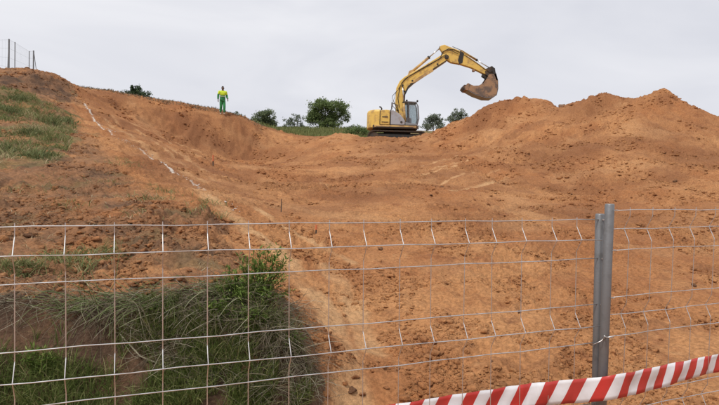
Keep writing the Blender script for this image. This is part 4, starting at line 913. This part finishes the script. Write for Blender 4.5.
# ------------------------------------------------------------------ worker on the rim
def skin_obj(name, verts, edges, rad, mat, parent, sub=2, root_i=0):
    me = bpy.data.meshes.new(name); me.from_pydata(verts, edges, []); o = add_obj(name, me, mat, parent)
    md = o.modifiers.new('skin', 'SKIN'); md.use_smooth_shade = True
    sv = me.skin_vertices[0].data
    for i, r in enumerate(rad):
        r = r if hasattr(r, '__len__') else (r, r); sv[i].radius = r; sv[i].use_root = (i == root_i)
    s = o.modifiers.new('sub', 'SUBSURF'); s.levels = sub; s.render_levels = sub
    return o
def worker():
    p = at(222.3, 114, 33.6); p.z = ground_z(p.x, p.y); w = empty('person', p, (0, 0, .45)); w.scale = (.95, .95, .94); tag(w, 'worker in hi-vis yellow and green clothes standing on the rim', 'person')
    # facing the camera (-y); arms slightly away from the sides
    B = [(0,0,.93),(0,-.01,1.10),(0,0,1.30),(0,.01,1.44),(0,0,1.53),(0,-.015,1.60),(0,-.02,1.68),(0,-.01,1.74)]
    R = [(.15,.11),(.14,.10),(.16,.11),(.12,.08),(.055,.055),(.075,.085),(.08,.095),(.05,.06)]
    Ed = [(i, i+1) for i in range(7)]
    for s in (-1, 1):
        kn, ft = (-.13, -.10) if s > 0 else (.0, .08)
        b = len(B); B += [(.08*s,0,.86),(.09*s,-.01+kn,.50),(.095*s,.01+ft,.10),(.10*s,-.10+ft,.04)]; R += [.09,.062,.045,.035]; Ed += [(0,b),(b,b+1),(b+1,b+2),(b+2,b+3)]
        b = len(B); wy, wz = (-.16, .06) if s > 0 else (0, 0); B += [(.19*s,.01,1.42),(.27*s,.03,1.16),(.28*s,-.04+wy,.92+wz),(.28*s,-.055+wy,.86+wz)]; R += [.06,.047,.032,.034]; Ed += [(3,b),(b,b+1),(b+1,b+2),(b+2,b+3)]
        for k, (fx, fy, l) in enumerate(((.022,-.02,.055),(.008,-.03,.075),(-.006,-.035,.08),(-.02,-.03,.07),(.03,.0,.04))):
            c = len(B); B += [(.28*s+fx*s*.7,-.055+fy*.3+wy,.83+wz),(.28*s+fx*s,-.06+fy*.7+wy,.83-l*.6+wz),(.28*s+fx*s*.9,-.07+fy+wy,.83-l+wz)]; R += [.009,.0085,.007]; Ed += [(b+3,c),(c,c+1),(c+1,c+2)]
    skin_obj('body', B, Ed, R, M_SKIN, w)
    # face
    for s in (-1, 1): MB().tube([(.03*s,-.108,1.665),(.03*s,-.118,1.665)], .009, 8).build('eye', M_HAIR, w); MB().box((.083*s,-.01,1.655), (.018,.04,.06)).build('ear', M_SKIN, w, bevel=.006)
    MB().prism([(-.015,1.625),(.015,1.625),(.006,1.665),(-.006,1.665)], -.135, -.10).build('nose', M_SKIN, w, bevel=.004); MB().box((0,-.106,1.600), (.045,.012,.010)).build('mouth', M_HAIR, w)
    skin_obj('hair', [(0,.03,1.64),(0,.02,1.71),(0,-.01,1.755),(0,-.06,1.745)], [(0,1),(1,2),(2,3)], [(.075,.06),(.088,.085),(.07,.07),(.05,.03)], M_HAIR, w)
    # jacket: yellow shoulders and upper sleeves, green below
    V1 = [(0,0,1.15),(0,0,1.32),(0,.01,1.44),(0,.005,1.50)]; R1 = [(.200,.15),(.20,.145),(.15,.105),(.075,.075)]; E1 = [(0,1),(1,2),(2,3)]
    for s in (-1, 1): b = len(V1); V1 += [(.20*s,.01,1.43),(.255*s,.025,1.24)]; R1 += [.088,.075]; E1 += [(2,b),(b,b+1)]
    skin_obj('jacket_top', V1, E1, R1, M_HIVIS, w)
    V2 = [(0,0,.80),(0,0,.90),(0,0,1.05),(0,0,1.28)]; R2_ = [(.175,.135),(.195,.145),(.19,.14),(.175,.13)]; skin_obj('jacket_lower', V2, [(0,1),(1,2),(2,3)], R2_, M_GREENC, w)
    for s in (-1, 1): skin_obj('sleeve', [(.247*s,.025,1.30),(.275*s,.02,1.13),(.285*s,-.03-(.15 if s > 0 else 0),.93+(.05 if s > 0 else 0))], [(0,1),(1,2)], [.076,.070,.055], M_GREENC, w)
    MB().tube([(0,0,1.10),(0,0,1.14)], [.185, .185], 20).build('reflective_band', M_REFLD, w, True).scale = (1, .78, 1)
    VT = [(0,0,1.0)]; RT = [(.165,.125)]; ET = []
    for s in (-1, 1): b = len(VT); kn, ft = (-.13, -.10) if s > 0 else (.0, .08); VT += [(.085*s,0,.82),(.092*s,-.01+kn,.48),(.096*s,.005+ft,.13)]; RT += [.115,.088,.072]; ET += [(0,b),(b,b+1),(b+1,b+2)]
    skin_obj('trousers', VT, ET, RT, M_GREENC, w)
    for s in (-1, 1):
        ft = -.10 if s > 0 else .08; skin_obj('boot', [(.096*s,.03+ft,.13),(.096*s,.02+ft,.05),(.10*s,-.08+ft,.045),(.105*s,-.15+ft,.04)], [(0,1),(1,2),(2,3)], [.062,.055,.05,.042], M_BOOT, w)
        MB().tube([(.095*s,.003+ft*.95,.20),(.095*s,.0+ft*.9,.25)], [.078,.08], 16).build('reflective_band', M_REFL, w, True)
worker()

# ------------------------------------------------------------------ temporary fence
YAW0, AX, AY, SL0, TL0 = .367, -1.0945, 1.771, .0125, -.011
YAW1, BX, BY, SL1, TL1 = .416, 1.2495, 2.5835, .0105, .010
H_A, H_C, H_D, H_F = -.158, -.340, -.5565, -.7375
PITCHW = .15
def panel(label, yaw, x0, y0, z0, slope, tilt, t0, t1, post_ts, kmin, kmax, fold, wire_r, top_extra, wire_t0, wire_t1, flip):
    base = 1.62                                   # local height of the top wire above the panel foot
    Rm = Matrix.Rotation(yaw, 3, 'Z') @ Matrix.Rotation(-slope, 3, 'Y') @ Matrix.Rotation(tilt, 3, 'X')
    A0 = Vector((x0, y0, CAMZ+z0)); loc = A0-Rm @ Vector((0, 0, base))
    e = empty('mesh_fence', loc, Rm.to_euler()); tag(e, label, 'mesh fence', 'temporary fence panels')
    rows = []                                     # (drop below the top wire, out-of-plane offset)
    def fold_at(r): return fold if r else 0
    d = [0, .0895, H_A-H_C, H_A-H_D, H_A-H_D+.092, H_A-H_F]
    for blk in range(2):
        o = blk*.865
        for i, q in enumerate(d): rows.append((q+o, fold if i in (1, 4) else 0))
    rows = [r for r in rows if r[0] < base-.05]; rows.append((base-.03, 0))
    prof = []                                     # vertical wire with its kinks
    for r, f in rows:
        z = base-r
        if f:
            ku, kd = (.058, .058); prof += [(z+ku, 0), (z, f), (z-kd, 0)]
    zs = [(base+.012, 0)]+sorted(prof, key=lambda q: -q[0])+[(.01, 0)]
    zf = []
    for i, (z, f) in enumerate(zs):               # short segments beside each bend keep the shading true
        for sgn in (-1, 1):
            j = i+sgn
            if 0 <= j < len(zs):
                q = Vector((zs[j][1]-f, zs[j][0]-z)); q = q.normalized()*min(.004, q.length*.3); zf.append((z+q.y, f+q.x))
        if 0 < i < len(zs)-1: zf.insert(-1, (z, f))
        elif i == 0: zf.insert(0, (z, f))
        else: zf.append((z, f))
    vm = MB().tube([(0, f, z) for z, f in zf], wire_r*.85, 6, False).mesh('vertical_wire', True); vm.materials.append(M_WIRE)
    for k in range(kmin, kmax+1):
        o = bpy.data.objects.new('vertical_wire', vm); C.objects.link(o); o.parent = e; o.location = (k*PITCHW+random.gauss(0, .0012), 0, 0); o.rotation_euler = (0, random.gauss(0, .003), 0)
    for r, f in rows:
        pts = []; n = 24
        for i in range(n+1):
            t = wire_t0+(wire_t1-wire_t0)*(i/n if 0 < i < n or not f else (.008 if i == 0 else .992)); pts.append((t, f-(wire_r*1.7 if not flip else -wire_r*1.7)*0-.0055, base-r+.0016*math.sin(t*9+r*31)+.0012*math.sin(t*23+r*7)))
        if f: pts = [q for q in pts if (t0+.022 < q[0] < t1-.022)]
        MB().tube(pts, wire_r, 6).build('horizontal_wire', M_WIRE, e, True)
    for t in post_ts:
        r = .0208; yp = .022 if flip else .005; po = MB().tube([(t, yp, -.06), (t, yp, base+.022), (t, yp, base+.027)], [r, r, r*.85], 20).build('post', M_POST, e, False)
        for pl in po.data.polygons: pl.use_smooth = len(pl.vertices) == 4
        for zz in (base-.0, base-d[2], base-d[3], base-d[5]): MB().box((t-(.0 if t > 1 else -.0), -.017, zz), (.012, .010, .006)).build('weld', M_WIRE, e)
    return e
LP_T = 2.388; RP_T = -.105
panel('galvanised folded mesh fence panel in front of the bank, left of the paired posts', YAW0, AX, AY, H_A, SL0, TL0, LP_T-3.5, LP_T, (LP_T-3.5, LP_T), -7, 15, -.035, .0021, 0, LP_T-3.5, LP_T, False)
panel('galvanised folded mesh fence panel to the right of the paired posts', YAW1, BX, BY, H_A+.08, SL1, TL1, RP_T, RP_T+3.5, (RP_T, RP_T+3.5), 0, 21, .030, .0019, 0, RP_T, RP_T+3.5, True)
# concrete feet under the posts
def foot(x, y, lab):
    z = ground_z(x, y); f = MB(); prof = [(-.36, -.02), (.36, -.02), (.36, .07), (.28, .13), (-.28, .13), (-.36, .07)]
    o = f.prism(prof, -.12, .12).build('concrete_block', M_CONC, bevel=.01); o.location = (x, y, z); o.rotation_euler = (0, 0, YAW0+1.57); tag(o, lab, 'concrete block', 'concrete feet of the fence'); return o
pj = Vector((AX+LP_T*math.cos(YAW0), AY+LP_T*math.sin(YAW0))); pl_ = Vector((AX+(LP_T-3.5)*math.cos(YAW0), AY+(LP_T-3.5)*math.sin(YAW0))); pr_ = Vector((BX+(RP_T+3.5)*math.cos(YAW1), BY+(RP_T+3.5)*math.sin(YAW1)))
foot(pj.x+.02, pj.y, 'concrete foot under the paired posts'); foot(pl_.x, pl_.y, 'concrete foot at the far left end of the fence'); foot(pr_.x, pr_.y, 'concrete foot at the far right end of the fence')
# twisted tie wire holding the two posts together
def tie():
    d = 2.55; pix = [(591,345.5,2.58),(596,343.5,2.55),(601,341,2.54),(603.6,338.5,2.55),(604.6,335.8,2.54),(606.5,337.5,2.50),(610,337,2.49),(614.5,336,2.50),(616,335.6,2.53)]
    mb = MB(); mb.tube([at(*q) for q in pix], .0024, 6)
    mb.tube([at(604.6, 336.2, 2.53), at(603.2, 338.4, 2.53), at(605, 340.5, 2.53), at(606, 337.8, 2.53), at(604, 335.2, 2.53)], .0026, 6)
    o = mb.build('tie_wire', M_WIRE, None, True); tag(o, 'twisted tie wire binding the two grey posts', 'tie wire')
tie()
# red and white tape
def tape():
    # centre line (px, py, distance) and half-height in pixels; passes behind the mesh, then in front of the posts
    ctr = [(300,432,2.27,11.6),(360,420,2.335,11.6),(400,415.4,2.37,11.6),(440,408.8,2.405,11.7),(480,402.4,2.45,11.8),(520,397.0,2.50,11.9),(550,393.4,2.525,12.0),(575,391.4,2.52,12.1),(594,389.8,2.525,12.0),(604,388.9,2.50,12.0),(614,387.2,2.475,12.4),(630,384.0,2.53,12.0),(650,379.4,2.60,11.3),(670,374.6,2.68,10.5),(690,369.5,2.76,9.8),(705,366.0,2.83,9.3),(719,363.0,2.90,9.0),(760,355,3.05,8.6),(830,343,3.3,8.2)]
    Ks = np.array(ctr); px = np.arange(300, 831, 2.0); cols = []
    py = np.interp(px, Ks[:, 0], Ks[:, 1]); 
    ker = np.ones(9)/9; sm = lambda a: np.convolve(np.pad(a, 4, mode='edge'), ker, 'valid')
    py = sm(py); dd = sm(np.interp(px, Ks[:, 0], Ks[:, 2])); hh = sm(np.interp(px, Ks[:, 0], Ks[:, 3]))
    V_ = []; F_ = []; UV = []; s = 0; prev = None; rows = 7
    for i in range(len(px)):
        c = at(px[i], py[i], dd[i])
        if prev is not None: s += (c-prev).length
        prev = c
        for j in range(rows):
            v = j/(rows-1)*2-1; p = at(px[i], py[i]+v*hh[i], dd[i])
            wob = .0015*math.sin(px[i]*.51+v*3.3+math.sin(px[i]*.07)*4)*max(0, math.sin(px[i]*.037+1))+.003*math.sin(px[i]*.09+v*1.3)+.003*math.sin(px[i]*.23+v*2.1)+.0025*math.sin(px[i]*.043-v*3)
            if 575 < px[i] < 630: wob *= .2
            p.y += wob; V_.append(p); UV.append((s, -v*hh[i]*dd[i]/FPX))
    n = len(px)
    for i in range(n-1):
        for j in range(rows-1): a = i*rows+j; F_.append((a, a+1, a+rows+1, a+rows))
    i0 = int((603.5-300)/2)*rows; S0, H0 = UV[i0]
    me = bpy.data.meshes.new('warning_tape'); me.from_pydata(V_, [], F_); uvl = me.uv_layers.new(name='UVMap')
    for l in me.loops:
        s_, h_ = UV[l.vertex_index]; uvl.data[l.index].uv = ((s_-h_*.55-(S0-H0*.55))/.128+.5, h_)
    for pl in me.polygons: pl.use_smooth = True
    o = add_obj('warning_tape', me, M_TAPE); so = o.modifiers.new('solid', 'SOLIDIFY'); so.thickness = .0004
    tag(o, 'red and white striped warning tape stretched across the fence', 'tape')
tape()
